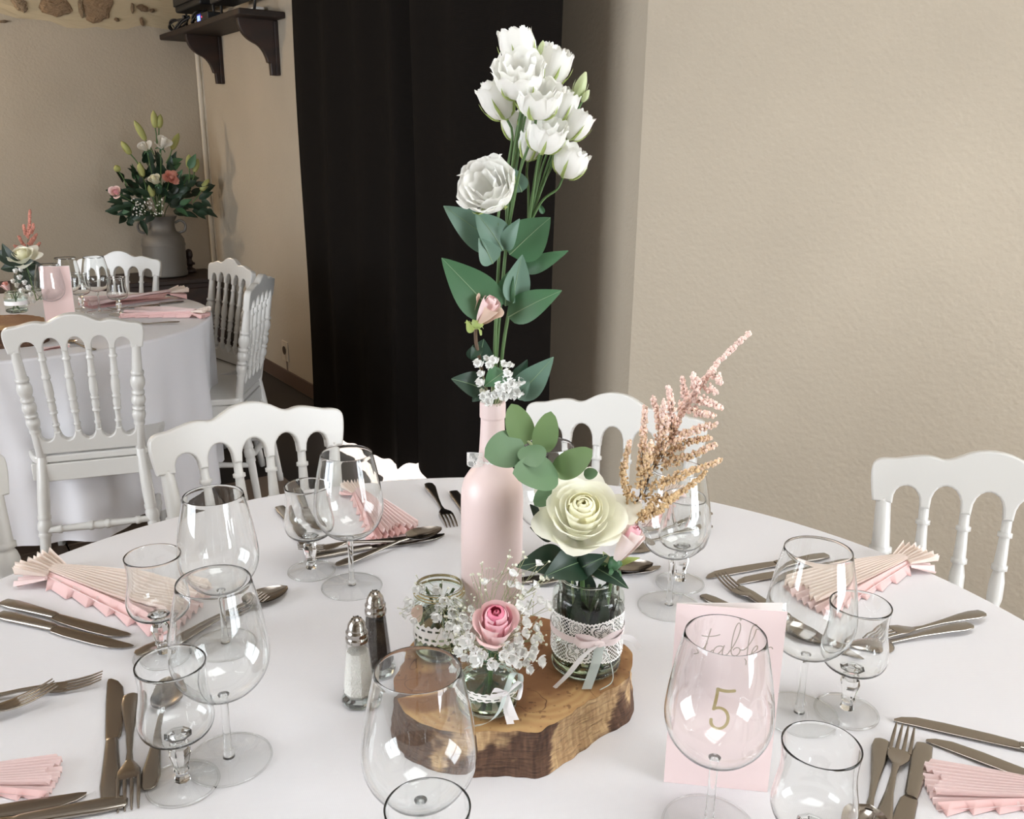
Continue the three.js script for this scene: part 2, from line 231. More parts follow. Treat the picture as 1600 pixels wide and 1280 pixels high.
// shelf high on the wall with sound and light gear
{
  const sh = thing('wall_shelf', 'dark stained wooden shelf on two scrolled brackets high in the corner', 'shelf', room(0, 2.005, 0)); sh.rotation.y = TURN;
  part('board', rbx(S0 + 0.003, 1.78, 0, 0.032, 0.001, 0.245, 0.008), M.shelfWood, sh);
  const br = new THREE.Shape(); br.moveTo(0, -0.0); br.lineTo(0.205, 0); br.lineTo(0.205, -0.018); br.bezierCurveTo(0.195, -0.075, 0.16, -0.10, 0.12, -0.115); br.bezierCurveTo(0.085, -0.13, 0.065, -0.17, 0.058, -0.205); br.lineTo(0.045, -0.21); br.lineTo(0.042, -0.268); br.lineTo(0, -0.268); br.closePath();
  const bg = metres(new THREE.ExtrudeGeometry(br, { depth: 0.03, bevelEnabled: true, bevelSize: 0.003, bevelThickness: 0.003, bevelSegments: 1 }).rotateY(-Math.PI / 2).translate(0.015, 0, 0));
  for (const s of [0.70, 1.64]) part('bracket', bg, M.wood, sh).position.set(s, 0, 0.001);
  for (const s of [0.70, 1.64]) part('bracket_spine', rbx(-0.028, 0.028, -0.27, -0.001, 0.001, 0.022, 0.003), M.wood, sh).position.set(s, 0, 0);
  const lamp = (s, w, label, lift) => {
    const l = thing('stage_light', label, 'stage light', room(s, 2.037, 0.14)); l.rotation.y = TURN;
    part('housing', join(rbx(-w / 2, w / 2, lift, lift + 0.16, -0.07, 0.07, 0.012), rbx(-w / 2 + 0.02, w / 2 - 0.02, lift + 0.03, lift + 0.15, 0.07, 0.085, 0.005)), M.black, l);
    part('yoke', join(tube([V(-w / 2 - 0.006, lift + 0.1, 0), V(-w / 2 - 0.008, 0.01, 0), V(0, 0.006, 0), V(w / 2 + 0.008, 0.01, 0), V(w / 2 + 0.006, lift + 0.1, 0)], 0.008, 6, 20)), M.black, l);
    part('base', rbx(-0.06, 0.06, 0, 0.014, -0.05, 0.05, 0.004), M.black, l);
    return l;
  };
  lamp(0.78, 0.5, 'black stage light housing on the shelf end nearest the room corner', 0.1);
  lamp(1.46, 0.5, 'black stage light housing on the shelf end beside the curtain', 0.075);
  for (const [s, k, label] of [[0.42, 0, 'black looped cable hanging at the corner end of the shelf'], [0.56, 1, 'black cable coiled under the corner stage light'], [0.78, 2, 'black cable trailing beside the lit blue display']]) {
    const pts = []; for (let i = 0; i < 14; i++) pts.push(V(0.05 * Math.sin(i * 0.9 + k * 2) + 0.01 * i * (k - 1), 0.012 + 0.07 * Math.abs(Math.sin(i * 0.55 + k)), 0.03 * Math.cos(i * 1.3 + k) + 0.02));
    inRoom(solo('cable', tube(pts, 0.006, 6, 60), M.black, label, 'cable', null), s, 2.037, 0.15);
  }
  const ct = thing('light_controller', 'small black control box with lit blue display on the shelf', 'controller', room(1.06, 2.037, 0.16)); ct.rotation.y = TURN;
  part('case', rbx(-0.10, 0.10, 0, 0.05, -0.06, 0.05, 0.006), M.black, ct);
  part('display_screen', rbx(-0.085, -0.035, 0.012, 0.04, 0.05, 0.053, 0.001, 1), std([0.2, 0.35, 0.8], 0.3, { emissive: new THREE.Color(0.35, 0.5, 1), emissiveIntensity: 1.2 }), ct);
  part('display_surround', rbx(-0.095, -0.025, 0.006, 0.048, 0.048, 0.0512, 0.001, 1), std([0.01, 0.01, 0.15], 0.3, { emissive: new THREE.Color(0.02, 0.03, 0.5), emissiveIntensity: 0.5 }), ct);
  part('indicator_light', rbx(-0.01, 0.0, 0.024, 0.034, 0.05, 0.053, 0.001, 1), std([0.6, 0.05, 0.1], 0.3, { emissive: new THREE.Color(1, 0.08, 0.15), emissiveIntensity: 0.8 }), ct);
  const pb = thing('power_strip', 'white plastic power strip lying at the back of the shelf', 'power strip', room(1.42, 2.037, 0.05)); pb.rotation.y = TURN;
  part('body', rbx(-0.13, 0.13, 0, 0.045, -0.025, 0.025, 0.008), M.whitePaint, pb);
  for (let i = 0; i < 3; i++) part('socket', lathe([[0.018, 0], [0.018, 0.002], [0.012, 0.002], [0.012, 0.0005], [0, 0.0005]], 16), M.cardBack, pb).position.set(-0.08 + i * 0.08, 0.0455, 0);
  const ws = thing('wall_socket', 'cream wall socket low on the wall beside the black curtain', 'socket', room(1.5, 0.2, 0)); ws.rotation.y = TURN;
  part('plate', rbx(-0.045, 0.045, -0.06, 0.06, 0.001, 0.009, 0.004), std([0.5, 0.43, 0.33], 0.5), ws);
  part('outlet', lathe([[0.026, 0.004], [0.024, 0.001], [0, 0.001]], 20).rotateX(Math.PI / 2).translate(0, 0.005, 0.0085), std([0.07, 0.05, 0.03], 0.5), ws);
  inRoom(solo('wall_cable', tube([V(0.012, 0.11, 0.006), V(0.018, 0.06, 0.006), V(0.02, 0.0, 0.006), V(0.016, -0.07, 0.006)], 0.004, 6, 16), std([0.16, 0.11, 0.08], 0.6), 'thin painted cable running down the wall from the cream socket', 'cable', null), 1.5, 0.078, 0);
}
{ // a lit sconce further along the back wall
  const w = thing('wall_lamp', 'brass wall lamp with a warm bulb on the back wall', 'lamp', room(S0, 1.72, 2.15)); w.rotation.y = TURN;
  part('back_plate', lathe([[0, 0], [0.05, 0.002], [0.05, 0.012], [0.02, 0.02], [0, 0.022]], 24).rotateZ(-Math.PI / 2), M.wire, w);
  part('arm', tube([V(0.02, 0, 0), V(0.1, -0.04, 0), V(0.15, 0, 0), V(0.15, 0.04, 0)], 0.007, 8, 16), M.wire, w);
  part('bulb', new THREE.SphereGeometry(0.035, 20, 14).translate(0.15, 0.09, 0), std([1, 0.8, 0.55], 0.4, { emissive: new THREE.Color(1, 0.72, 0.42), emissiveIntensity: 3 }), w);
  const l = new THREE.PointLight(new THREE.Color(1, 0.78, 0.55), LIGHT.lamp); l.name = 'wall_lamp_light'; l.castShadow = true; l.shadow.radius = 1.5; l.position.copy(room(S0 + 0.15, 1.81, 2.15)); scene.add(l);
}

{ // added square fill panel, invented to brighten the near table from above
  const o = thing('added_fill_panel', 'added square white fill panel on the ceiling over the near table', 'lamp', room(...ADDED_FILL)); o.rotation.y = TURN;
  part('frame', join(rbx(-0.63, 0.63, -0.02, 0.06, -0.63, -0.59), rbx(-0.63, 0.63, -0.02, 0.06, 0.59, 0.63), rbx(-0.63, -0.59, -0.02, 0.06, -0.59, 0.59), rbx(0.59, 0.63, -0.02, 0.06, -0.59, 0.59)), M.whitePaint, o);
  part('diffuser', bx(-0.59, 0.59, -0.015, 0.0, -0.59, 0.59), std([0.9, 0.9, 0.9], 0.6, { emissive: new THREE.Color(1, 0.985, 0.95), emissiveIntensity: 1.5 }), o);
}

// dark sideboard in the corner
{
  const H0 = 0.555, o = thing('sideboard', 'dark brown wooden sideboard in the corner under the big bouquet', 'sideboard', room(S0 + 0.02, 0, 0.08)); o.rotation.y = TURN;
  part('top', rbx(0, 0.47, H0 - 0.03, H0, 0, 1.75, 0.006), M.wood, o);
  part('carcass', rbx(0.015, 0.44, 0.1, H0 - 0.03, 0.03, 1.72, 0.004), M.wood, o);
  for (const z of [0.04, 0.6, 1.16]) { const d = part('door', rbx(0.44, 0.456, 0.13, H0 - 0.06, z, z + 0.54, 0.004), M.wood, o); part('knob', new THREE.SphereGeometry(0.014, 12, 10).translate(0.468, 0.34, z + 0.48), M.wire, d); }
  for (const [x, z] of [[0.03, 0.05], [0.03, 1.66], [0.39, 0.05], [0.39, 1.66]]) part('leg', rbx(x, x + 0.05, 0, 0.1, z, z + 0.05, 0.004), M.wood, o);
}

// ---------- chairs ----------
const LEAN = -0.175;
function backPart(g) {                                            // from the flat (x, height above the seat, depth) to the leaning, slightly hollow back
  const p = g.attributes.position;
  for (let i = 0; i < p.count; i++) { const x = p.getX(i), v = p.getY(i); p.setXYZ(i, x * lerp(0.84, 1, clamp(v / 0.42, 0, 1.1)), v, p.getZ(i) ); }
  return g.rotateX(LEAN).translate(0, 0.45, -0.185);
}
function turned(profile, A, B, seg = 12) {                         // a turned member between two points; profile: [share of the length, radius]
  const d = B.clone().sub(A), L = d.length(), g = lathe([[0, 0], ...profile.map(([t, r]) => [r, t * L]), [0, L]], seg);
  return g.applyQuaternion(new THREE.Quaternion().setFromUnitVectors(Yup, d.normalize())).translate(A.x, A.y, A.z);
}
const onBack = (x, v) => V(x * lerp(0.84, 1, clamp(v / 0.42, 0, 1.1)), v, 0).applyAxisAngle(V(1, 0, 0), LEAN).add(V(0, 0.45, -0.185));
function makeChair(label, group) {
  const c = thing('dining_chair', label, 'chair', V(0, 0, 0), 0, group), m = M.chair, V0 = 0.355;
  const X = [-0.165, -0.099, -0.033, 0.033, 0.099, 0.165];
  const top = new THREE.Shape(); top.moveTo(-0.183, V0);
  top.bezierCurveTo(-0.187, V0 + 0.03, -0.188, V0 + 0.05, -0.184, V0 + 0.06); top.bezierCurveTo(-0.178, V0 + 0.071, -0.165, V0 + 0.07, -0.15, V0 + 0.072);
  top.bezierCurveTo(-0.125, V0 + 0.078, -0.105, V0 + 0.089, -0.082, V0 + 0.081); top.bezierCurveTo(-0.055, V0 + 0.076, -0.045, V0 + 0.106, 0, V0 + 0.106);
  top.bezierCurveTo(0.045, V0 + 0.106, 0.055, V0 + 0.076, 0.082, V0 + 0.081); top.bezierCurveTo(0.105, V0 + 0.089, 0.125, V0 + 0.078, 0.15, V0 + 0.072);
  top.bezierCurveTo(0.165, V0 + 0.07, 0.178, V0 + 0.071, 0.184, V0 + 0.06); top.bezierCurveTo(0.188, V0 + 0.05, 0.187, V0 + 0.03, 0.183, V0);
  for (let i = 5; i > 0; i--) { const a = X[i] - (i === 5 ? 0.009 : 0.0045), b = X[i - 1] + (i === 1 ? 0.009 : 0.0045), hh = i === 5 || i === 1 ? 0.046 : 0.058; top.lineTo(a, V0); top.bezierCurveTo(a + 0.001, V0 + hh, b - 0.001, V0 + hh, b, V0); }
  top.lineTo(-0.183, V0);
  const ext = (s) => new THREE.ExtrudeGeometry(s, { depth: 0.014, bevelEnabled: true, bevelSize: 0.004, bevelThickness: 0.005, bevelSegments: 3, curveSegments: 10 }).translate(0, 0, -0.007);
  part('top_rail', backPart(ext(top)), m, c);
  const low = new THREE.Shape(); low.moveTo(-0.165, 0.02); low.lineTo(0.165, 0.02); low.lineTo(0.165, 0.085);
  for (let i = 5; i > 0; i--) { const a = X[i] - 0.006, b = X[i - 1] + 0.006; low.lineTo(a, 0.085); low.bezierCurveTo(a - 0.004, 0.045, b + 0.004, 0.045, b, 0.085); }
  low.lineTo(-0.165, 0.085); low.closePath();
  part('lower_rail', backPart(ext(low)), m, c);
  const postP = [[0, 0.0125], [0.02, 0.0125], [0.245, 0.0155], [0.25, 0.0195], [0.275, 0.0195], [0.28, 0.0138], [0.30, 0.0185], [0.335, 0.022], [0.375, 0.0215], [0.42, 0.0145], [0.435, 0.0195], [0.46, 0.0195], [0.465, 0.014], [0.49, 0.0195], [0.52, 0.0215], [0.55, 0.0195], [0.575, 0.0138], [0.58, 0.019], [0.605, 0.019], [0.61, 0.0138], [0.63, 0.019], [0.66, 0.0205], [0.69, 0.0185], [0.72, 0.014], [0.725, 0.0165], [0.75, 0.0165], [0.755, 0.014], [1, 0.0155]];
  const legP = [[0, 0.0155], [0.3, 0.0185], [0.4, 0.0175], [0.405, 0.0195], [0.43, 0.0195], [0.435, 0.0165], [0.46, 0.0205], [0.5, 0.0205], [0.52, 0.0165], [0.525, 0.019], [0.55, 0.019], [0.555, 0.016], [0.93, 0.014], [0.935, 0.0155], [1, 0.0125]];
  for (const s of [-1, 1]) part('back_leg', join(turned(postP, onBack(s * 0.167, V0 + 0.004), onBack(s * 0.167, 0)), turned(legP, onBack(s * 0.167, 0.004), V(s * 0.172, 0, -0.245))), m, c);
  const spP = [[0, 0.0095], [0.02, 0.0085], [0.11, 0.0085], [0.115, 0.012], [0.14, 0.012], [0.145, 0.0085], [0.31, 0.0105], [0.315, 0.013], [0.345, 0.013], [0.35, 0.009], [0.42, 0.0125], [0.52, 0.013], [0.58, 0.0095], [0.585, 0.0125], [0.61, 0.0125], [0.615, 0.009], [0.66, 0.0115], [0.7, 0.0115], [0.73, 0.009], [0.735, 0.012], [0.76, 0.012], [0.765, 0.008], [0.88, 0.0075], [0.885, 0.0105], [0.91, 0.0105], [0.915, 0.0075], [1, 0.0105]];
  for (const x of X.slice(1, 5)) part('spindle', turned(spP, onBack(x, V0 + 0.006), onBack(x, 0.08), 10), m, c);
  const seat = new THREE.Shape(); seat.moveTo(-0.15, -0.19); seat.lineTo(0.15, -0.19); seat.bezierCurveTo(0.17, -0.19, 0.2, -0.05, 0.205, 0.08); seat.bezierCurveTo(0.21, 0.19, 0.15, 0.22, 0, 0.225); seat.bezierCurveTo(-0.15, 0.22, -0.21, 0.19, -0.205, 0.08); seat.bezierCurveTo(-0.2, -0.05, -0.17, -0.19, -0.15, -0.19);
  part('seat', new THREE.ExtrudeGeometry(seat, { depth: 0.012, bevelEnabled: true, bevelSize: 0.006, bevelThickness: 0.006, bevelSegments: 3, curveSegments: 12 }).rotateX(Math.PI / 2).translate(0, 0.452, 0), m, c);
  part('apron', join(rbx(-0.15, 0.15, 0.375, 0.432, -0.2, -0.178), rbx(-0.16, 0.16, 0.375, 0.432, 0.15, 0.172), rbx(-0.175, -0.155, 0.375, 0.432, -0.18, 0.16), rbx(0.155, 0.175, 0.375, 0.432, -0.18, 0.16)), m, c);
  for (const s of [-1, 1]) part('front_leg', turned([[0, 0.022], [0.3, 0.02], [1, 0.014]], V(s * 0.165, 0.434, 0.16), V(s * 0.172, 0, 0.185), 4).rotateY(0), m, c);
  const stP = [[0, 0.009], [0.12, 0.011], [0.13, 0.0135], [0.16, 0.0135], [0.17, 0.01], [0.4, 0.0125], [0.41, 0.0155], [0.44, 0.0155], [0.45, 0.012], [0.5, 0.0145], [0.55, 0.012], [0.56, 0.0155], [0.59, 0.0155], [0.6, 0.0125], [0.83, 0.01], [0.84, 0.0135], [0.87, 0.0135], [0.88, 0.011], [1, 0.009]];
  part('stretcher', turned(stP, V(-0.158, 0.225, -0.222), V(0.158, 0.225, -0.222), 10), m, c);
  part('stretcher', turned(stP, V(-0.166, 0.16, 0.175), V(0.166, 0.16, 0.175), 10), m, c);
  for (const s of [-1, 1]) part('stretcher', turned(stP, V(s * 0.162, 0.19, -0.225), V(s * 0.168, 0.19, 0.172), 10), m, c);
  return c;
}
const chairs = 'white turned-spindle dining chairs', chair0 = makeChair('white spindle-back chair at the near table, behind the salt and pepper side, in front of the cloth-draped far table', chairs);
let chairsUsed = 0;
function chairAt(x, z, fx, fz, label) {                            // centre of the top rail, and where the chair faces
  const l = Math.hypot(fx, fz), turn = Math.atan2(fx, fz), pos = V(x + (fx / l) * 0.262, 0, z + (fz / l) * 0.262);
  if (!chairsUsed++) { chair0.position.copy(pos); chair0.rotation.y = turn; chair0.userData.label = label; return chair0; }
  return copyOf(chair0, pos, turn, label);
}
chairAt(-0.512, -1.665, 0.545, 0.838, 'white spindle-back chair tucked at the near table between the far table and the black curtains');
chairAt(0.213, -1.77, -0.32, 0.947, 'white spindle-back chair at the near table behind the eucalyptus and feathery plume');
chairAt(0.815, -1.428, -0.40, 0.916, 'white spindle-back chair against the plain beige wall on the right of the near table');
chairAt(-0.995, -1.315, 0.83, 0.566, 'white chair mostly out of frame, only one back post showing beside the near table');
chairAt(-1.285, -2.575, -0.35, -0.937, 'white spindle-back chair seen whole from behind, legs and stretchers showing, at the far table');
chairAt(-1.80, -4.11, 0.03, 1, 'white chair behind the far table, under the pale wall left of the milk churn');
chairAt(-1.225, -3.91, -0.70, 0.71, 'white spindle-back chair at the far table in front of the dark sideboard');
chairAt(-0.968, -3.43, -1, 0.02, 'white chair seen edge-on at the far table, next to the low wall socket');

// ---------- tablecloths ----------
function cloth(R, hem, amp, k0, flare = 0.012) {
  const fold = (a) => { const w = Math.sin(a * 9 + k0) + 0.6 * Math.sin(a * 17 + 2 * k0) + 0.35 * Math.sin(a * 31 + k0); return w; };
  const H0 = 0.75;
  return grid(220, 54, (u, v) => {
    const a = u * 2 * Math.PI; let r, y;
    if (v < 0.4) { r = R * (v / 0.4) * 0.985; y = H0; }
    else if (v < 0.5) { const q = ((v - 0.4) / 0.1) * Math.PI / 2; r = R * 0.985 + R * 0.015 * Math.sin(q); y = H0 - R * 0.015 * (1 - Math.cos(q)); }
    else { const q = (v - 0.5) / 0.5, drop = q * (H0 - hem - R * 0.015); y = H0 - R * 0.015 - drop + 0.006 * q * Math.sin(a * 6); r = R * (1 + flare * q) + amp * Math.pow(q, 0.8) * fold(a); }
    return V(r * Math.cos(a), y, r * Math.sin(a));
  }, true);
}
const clothUV = (g) => { const p = g.attributes.position, uv = g.attributes.uv; for (let i = 0; i < p.count; i++) uv.setXY(i, p.getX(i), p.getZ(i) + (p.getY(i) - 0.75)); return g; };
solo('tablecloth', clothUV(cloth(0.8245, 0.02, 0.02, 1.3)), M.cloth, 'white cloth over the near round table, under the log slice and pink bottle', 'tablecloth', V(-0.036, 0, -0.8756), 'white round tablecloths');
solo('tablecloth', clothUV(cloth(0.705, 0.13, 0.028, 0.4, -0.02)), M.cloth, 'white cloth hanging in folds over the far round table behind the spindle-back chair', 'tablecloth', V(-1.85, 0, -3.25), 'white round tablecloths');

// ---------- glasses ----------
const ring = (R, r, y) => new THREE.TorusGeometry(R, r, 8, 64).rotateX(Math.PI / 2).translate(0, y, 0);
function WALL(outer, w) {                                          // a glass wall of thickness w inside an outer profile that runs from the bottom up
  const inner = outer.map(([r, y], i) => { const a = outer[Math.max(0, i - 1)], b = outer[Math.min(outer.length - 1, i + 1)], l = Math.hypot(b[0] - a[0], b[1] - a[1]); return [Math.max(r - w * (b[1] - a[1]) / l, 0), y + w * 1.6 * (b[0] - a[0]) / l]; });
  const [tr, ty] = outer[outer.length - 1];
  return lathe([[0, outer[0][1]], ...outer, [tr - w * 0.5, ty + w * 0.5], ...inner.reverse(), [0, outer[0][1] + w * 1.6]], 56);
}
function makeWineGlass() {
  const g = thing('wine_glass', 'large clear wine glass', 'wine glass', V(0, 0, 0), 0, 'large stemmed wine glasses');
  const outer = smoothProfile([[0.004, 0.0795], [0.017, 0.0822], [0.033, 0.0908], [0.0452, 0.106], [0.0505, 0.124], [0.0495, 0.146], [0.0445, 0.178], [0.037, 0.213]], 36);
  part('bowl', WALL(outer, 0.0009), M.glass, g);
  part('stem', lathe([[0, 0.003], [0.0065, 0.004], [0.0055, 0.010], [0.0042, 0.02], [0.0038, 0.045], [0.0042, 0.068], [0.005, 0.0755], [0.0062, 0.0792], [0, 0.0796]], 24), M.glass, g);
  part('foot', lathe([[0.0055, 0.0085], [0.009, 0.0060], [0.018, 0.0042], [0.032, 0.0030], [0.0445, 0.0018]], 56), M.thinGlass, g); part('foot_edge', ring(0.0446, 0.0010, 0.0011), M.glass, g);
  return g;
}
function makeGoblet() {
  const g = thing('water_goblet', 'small clear goblet', 'goblet', V(0, 0, 0), 0, 'small goblets with faceted stems');
  part('bowl', WALL(smoothProfile([[0.008, 0.058], [0.023, 0.0598], [0.0335, 0.067], [0.0375, 0.079], [0.0362, 0.093], [0.0332, 0.110], [0.0325, 0.126], [0.0342, 0.143]], 32), 0.0014), M.glass, g);
  const st = lathe([[0, 0.006], [0.0085, 0.0065], [0.0068, 0.011], [0.0062, 0.016], [0.0082, 0.019], [0.0072, 0.023], [0.0115, 0.040], [0.0102, 0.046], [0.0068, 0.049], [0.0088, 0.0535], [0.0105, 0.0578], [0.0145, 0.0592], [0.011, 0.0606], [0, 0.0612]], 8).toNonIndexed(); st.computeVertexNormals();
  part('stem', st, M.glass, g);
  part('foot', lathe([[0.0075, 0.0095], [0.014, 0.0072], [0.024, 0.0047], [0.0355, 0.0025]], 48), M.thinGlass, g); part('foot_edge', ring(0.0356, 0.0014, 0.0015), M.glass, g);
  return g;
}
const used = new Map();
function put(proto, x, y, z, turn, label) {                        // the first call moves the prototype, later ones copy it
  if (!used.has(proto)) { used.set(proto, 1); proto.position.set(x, y, z); proto.rotation.y = turn; if (label) proto.userData.label = label; return proto; }
  return copyOf(proto, V(x, y, z), turn, label);
}
const wine = makeWineGlass(), goblet = makeGoblet(), TY = 0.7502;
const G2 = (p, x, z, label) => put(p, x, TY, z, rnd() * 6, label);
G2(wine, -0.2373, -1.2183, 'wine glass in front of the pink napkin, left of the pink bottle');
G2(wine, -0.375, -1.0509, 'wine glass furthest back of the two beside the left fan napkin');
G2(wine, -0.3002, -0.8207, 'wine glass just in front of another, above the upright knife on the left');
G2(wine, -0.0768, -0.6668, 'wine glass in front of the log slice, the bark seen through its bowl');
G2(wine, 0.1986, -0.73, 'wine glass standing right in front of the pink number card');
G2(wine, 0.3435, -0.9148, 'wine glass between the number card and the goblet on the right');
G2(wine, 0.2321, -1.1707, 'wine glass behind the number card, below the feathery dried plume');
G2(wine, 0.0554, -1.2691, 'wine glass half hidden behind the pink bottle and the eucalyptus');
G2(goblet, -0.3086, -1.267, 'goblet beside the wine glass at the back left, dark cutlery seen through it');
G2(goblet, -0.4472, -1.0216, 'goblet in front of the pink fan napkin on the left');
G2(goblet, -0.336, -0.7814, 'goblet with a spoon bowl showing through it, at the front left');
G2(goblet, 0.4017, -0.9211, 'goblet right of the number card, beside the upside-down fork and spoon');
G2(goblet, 0.2738, -0.6675, 'goblet cut off by the bottom edge beside the front right spoon and fork');
G2(goblet, -0.0619, -0.5846, 'goblet of which only the rim rises at the bottom edge before the front wine glass');
G2(goblet, 0.2606, -1.2431, 'goblet behind the back right wine glass, its cut stem showing');
G2(wine, -1.6667, -3.2098, 'wine glass in front of the pink card on the far table');
G2(wine, -1.6976, -3.4022, 'wine glass behind the pink card on the far table');
G2(wine, -1.6049, -3.437, 'wine glass before the white chair back on the far table');
G2(goblet, -1.5076, -3.3894, 'goblet beside the two pink napkins on the far table');
G2(goblet, -1.695, -3.4867, 'goblet low between the wine glasses on the far table');

// ---------- cutlery (built along x, from the end of the handle to the tip) ----------
const handleBar = (L) => bar([[0, 0.0022, 0.004, 0.0008], [0.004, 0.0024, 0.0085, 0.0016], [0.02, 0.0026, 0.0105, 0.0019], [0.04, 0.0029, 0.0085, 0.0021], [L * 0.62, 0.005, 0.0042, 0.0021], [L * 0.85, 0.0075, 0.003, 0.002], [L, 0.0075, 0.0042, 0.0018]], 12);
function makeKnife() {
  const k = thing('table_knife', 'knife', 'knife', V(0, 0, 0), 0, 'steel table knives');
  part('handle', bar([[0, 0.003, 0.004, 0.0012], [0.004, 0.0034, 0.0088, 0.0026], [0.025, 0.0038, 0.0105, 0.0034], [0.06, 0.004, 0.0088, 0.0036], [0.098, 0.004, 0.0072, 0.0036], [0.104, 0.004, 0.0062, 0.0028]], 14), M.steelWorn, k);
  part('blade', bar([[0.102, 0.0036, 0.0064, 0.002], [0.108, 0.0034, 0.0085, 0.0013, 0.001], [0.13, 0.0032, 0.0098, 0.001, 0.0018], [0.18, 0.003, 0.0105, 0.0009, 0.0018], [0.21, 0.0028, 0.0095, 0.0008, 0.001], [0.226, 0.0026, 0.0065, 0.0007, -0.002], [0.234, 0.0024, 0.0022, 0.0005, -0.005]], 10), M.steel, k);
  return k;
}
function spoonBowl(L0, L, w) {
  const sh = (v) => Math.pow(Math.sin(Math.PI * clamp(v, 0, 1) ** 0.8), 0.62), s = (off) => grid(12, 16, (u, v) => { const q = u * 2 - 1, W = w * sh(v) * 0.98 + 0.0006; return V(L0 + L * v, 0.0085 - 0.0035 * v + 0.0015 - 0.0085 * sh(v) * (1 - q * q) + off + 0.0, q * W); });
  return join(s(0), s(0.0011));
}
function makeSpoon() {
  const k = thing('table_spoon', 'spoon', 'spoon', V(0, 0, 0), 0, 'steel table spoons');
  part('handle', handleBar(0.135), M.steelWorn, k); part('bowl', spoonBowl(0.131, 0.069, 0.0215), M.steel, k); return k;
}
function makeFork() {
  const k = thing('table_fork', 'fork', 'fork', V(0, 0, 0), 0, 'steel table forks');
  part('handle', handleBar(0.125), M.steelWorn, k);
  part('head', bar([[0.122, 0.0075, 0.0036, 0.0018], [0.132, 0.006, 0.008, 0.0014], [0.142, 0.0042, 0.0115, 0.0011], [0.152, 0.0034, 0.0122, 0.001], [0.158, 0.0034, 0.0120, 0.001]], 10), M.steel, k);
  for (let i = 0; i < 4; i++) { const z = -0.0099 + i * 0.0066; part('tine', bar([[0.155, 0.0034, 0.0022, 0.001, z], [0.17, 0.0042, 0.002, 0.001, z], [0.185, 0.0066, 0.0018, 0.0009, z * 0.97], [0.198, 0.0105, 0.001, 0.0006, z * 0.95]], 8), M.steel, k); }
  return k;
}
const knife = makeKnife(), spoon = makeSpoon(), fork = makeFork();
// from (x, z) of the handle's end towards (x, z) of the tip; face -1 turns it over; lift rests it on what lies below
function lay(proto, x0, z0, x1, z1, label, { lift = 0, face = 1, pitch = 0, fromTip = false } = {}) {
  const dx = x1 - x0, dz = z1 - z0, l = Math.hypot(dx, dz), full = proto === knife ? 0.234 : 0.2;
  if (fromTip) { x0 = x1 - (dx / l) * full; z0 = z1 - (dz / l) * full; }
  const o = put(proto, x0, TY + 0.0004 + lift + (face < 0 ? 0.0115 : 0), z0, 0, label);
  o.rotation.set(face < 0 ? Math.PI : 0, Math.atan2(-dz, dx), pitch, 'YXZ'); return o;
}
lay(knife, -0.7275, -1.1517, -0.5131, -1.0646, 'upper knife of the two lying along the left fan napkin');
lay(knife, -0.7148, -1.1173, -0.494, -1.0348, 'lower knife of the two below the left fan napkin, nearer the forks');
lay(spoon, -0.4547, -1.0449, -0.3359, -1.1941, 'spoon pointing away behind the left wine glasses, its bowl uncovered', { lift: 0.001 });
lay(fork, -0.4831, -1.021, -0.3719, -1.1505, 'fork under the left wine glass, its handle end by the goblet foot');
lay(fork, -0.641, -0.9091, -0.4956, -0.9596, 'upper fork of the crossed pair at the left edge, tines raised', { lift: 0.0005, fromTip: true });
lay(fork, -0.6115, -0.8592, -0.5364, -0.9291, 'lower fork of the crossed pair at the left edge', { lift: 0.005, pitch: 0.03, fromTip: true });
lay(knife, -0.3978, -0.7495, -0.4732, -0.9339, 'knife standing upright in the picture beside the front left goblet');
lay(fork, -0.4482, -0.9246, -0.3932, -0.7846, 'fork lying face down between the knife and the front left goblet', { face: -1 });
lay(spoon, -0.3676, -0.7686, -0.419, -0.9669, 'spoon half under the front left goblet, handle end showing');
lay(knife, -0.5658, -0.7189, -0.4257, -0.7573, 'pointed knife tip entering at the bottom left corner', { fromTip: true });
lay(knife, -0.3803, -0.7508, -0.474, -0.7215, 'knife with rounded handle end at the very bottom left');
lay(knife, -0.4225, -1.5165, -0.3331, -1.3554, 'knife behind the back left goblet, its handle end at the cloth edge');
lay(knife, -0.4157, -1.6058, -0.3032, -1.3539, 'knife seen through the back left goblet, blade tip in the open');
lay(knife, -0.2954, -1.3204, -0.1104, -1.4033, 'knife beneath the fork and spoon behind the back left wine glass stem', { fromTip: true });
lay(spoon, -0.2773, -1.2715, -0.1168, -1.4021, 'spoon with a brownish bowl left of the pink bottle', { fromTip: true, lift: 0.004, pitch: 0.03 });
lay(fork, -0.1522, -1.3762, -0.2963, -1.3319, 'fork lying across the knife behind the back left wine glass', { lift: 0.007 });
lay(fork, -0.1609, -1.6288, -0.1065, -1.4568, 'fork face down just left of the pink bottle shoulder', { face: -1 });
lay(knife, -0.1108, -1.6038, -0.0707, -1.4616, 'dark knife handle poking out from behind the pink bottle');
lay(spoon, 0.0719, -1.2387, 0.2257, -1.289, 'spoon behind the lace jar, its bowl right of the blush rose', { lift: 0.004, fromTip: true });
lay(knife, 0.0527, -1.246, 0.2404, -1.2908, 'knife tip under the spoon right of the lace jar', { fromTip: true });
lay(fork, 0.3622, -1.5017, 0.1756, -1.3883, 'fork handle end showing behind the back right wine glass, the upper one', { face: -1 });
lay(spoon, 0.3503, -1.4445, 0.1819, -1.3485, 'spoon handle end showing behind the back right wine glass, the lower one', { face: -1 });
lay(knife, 0.5225, -1.3435, 0.3004, -1.2618, 'back knife of the parallel pair behind the right wine glass');
lay(knife, 0.5655, -1.3236, 0.3484, -1.2462, 'front knife of the parallel pair beside the right fan napkin');
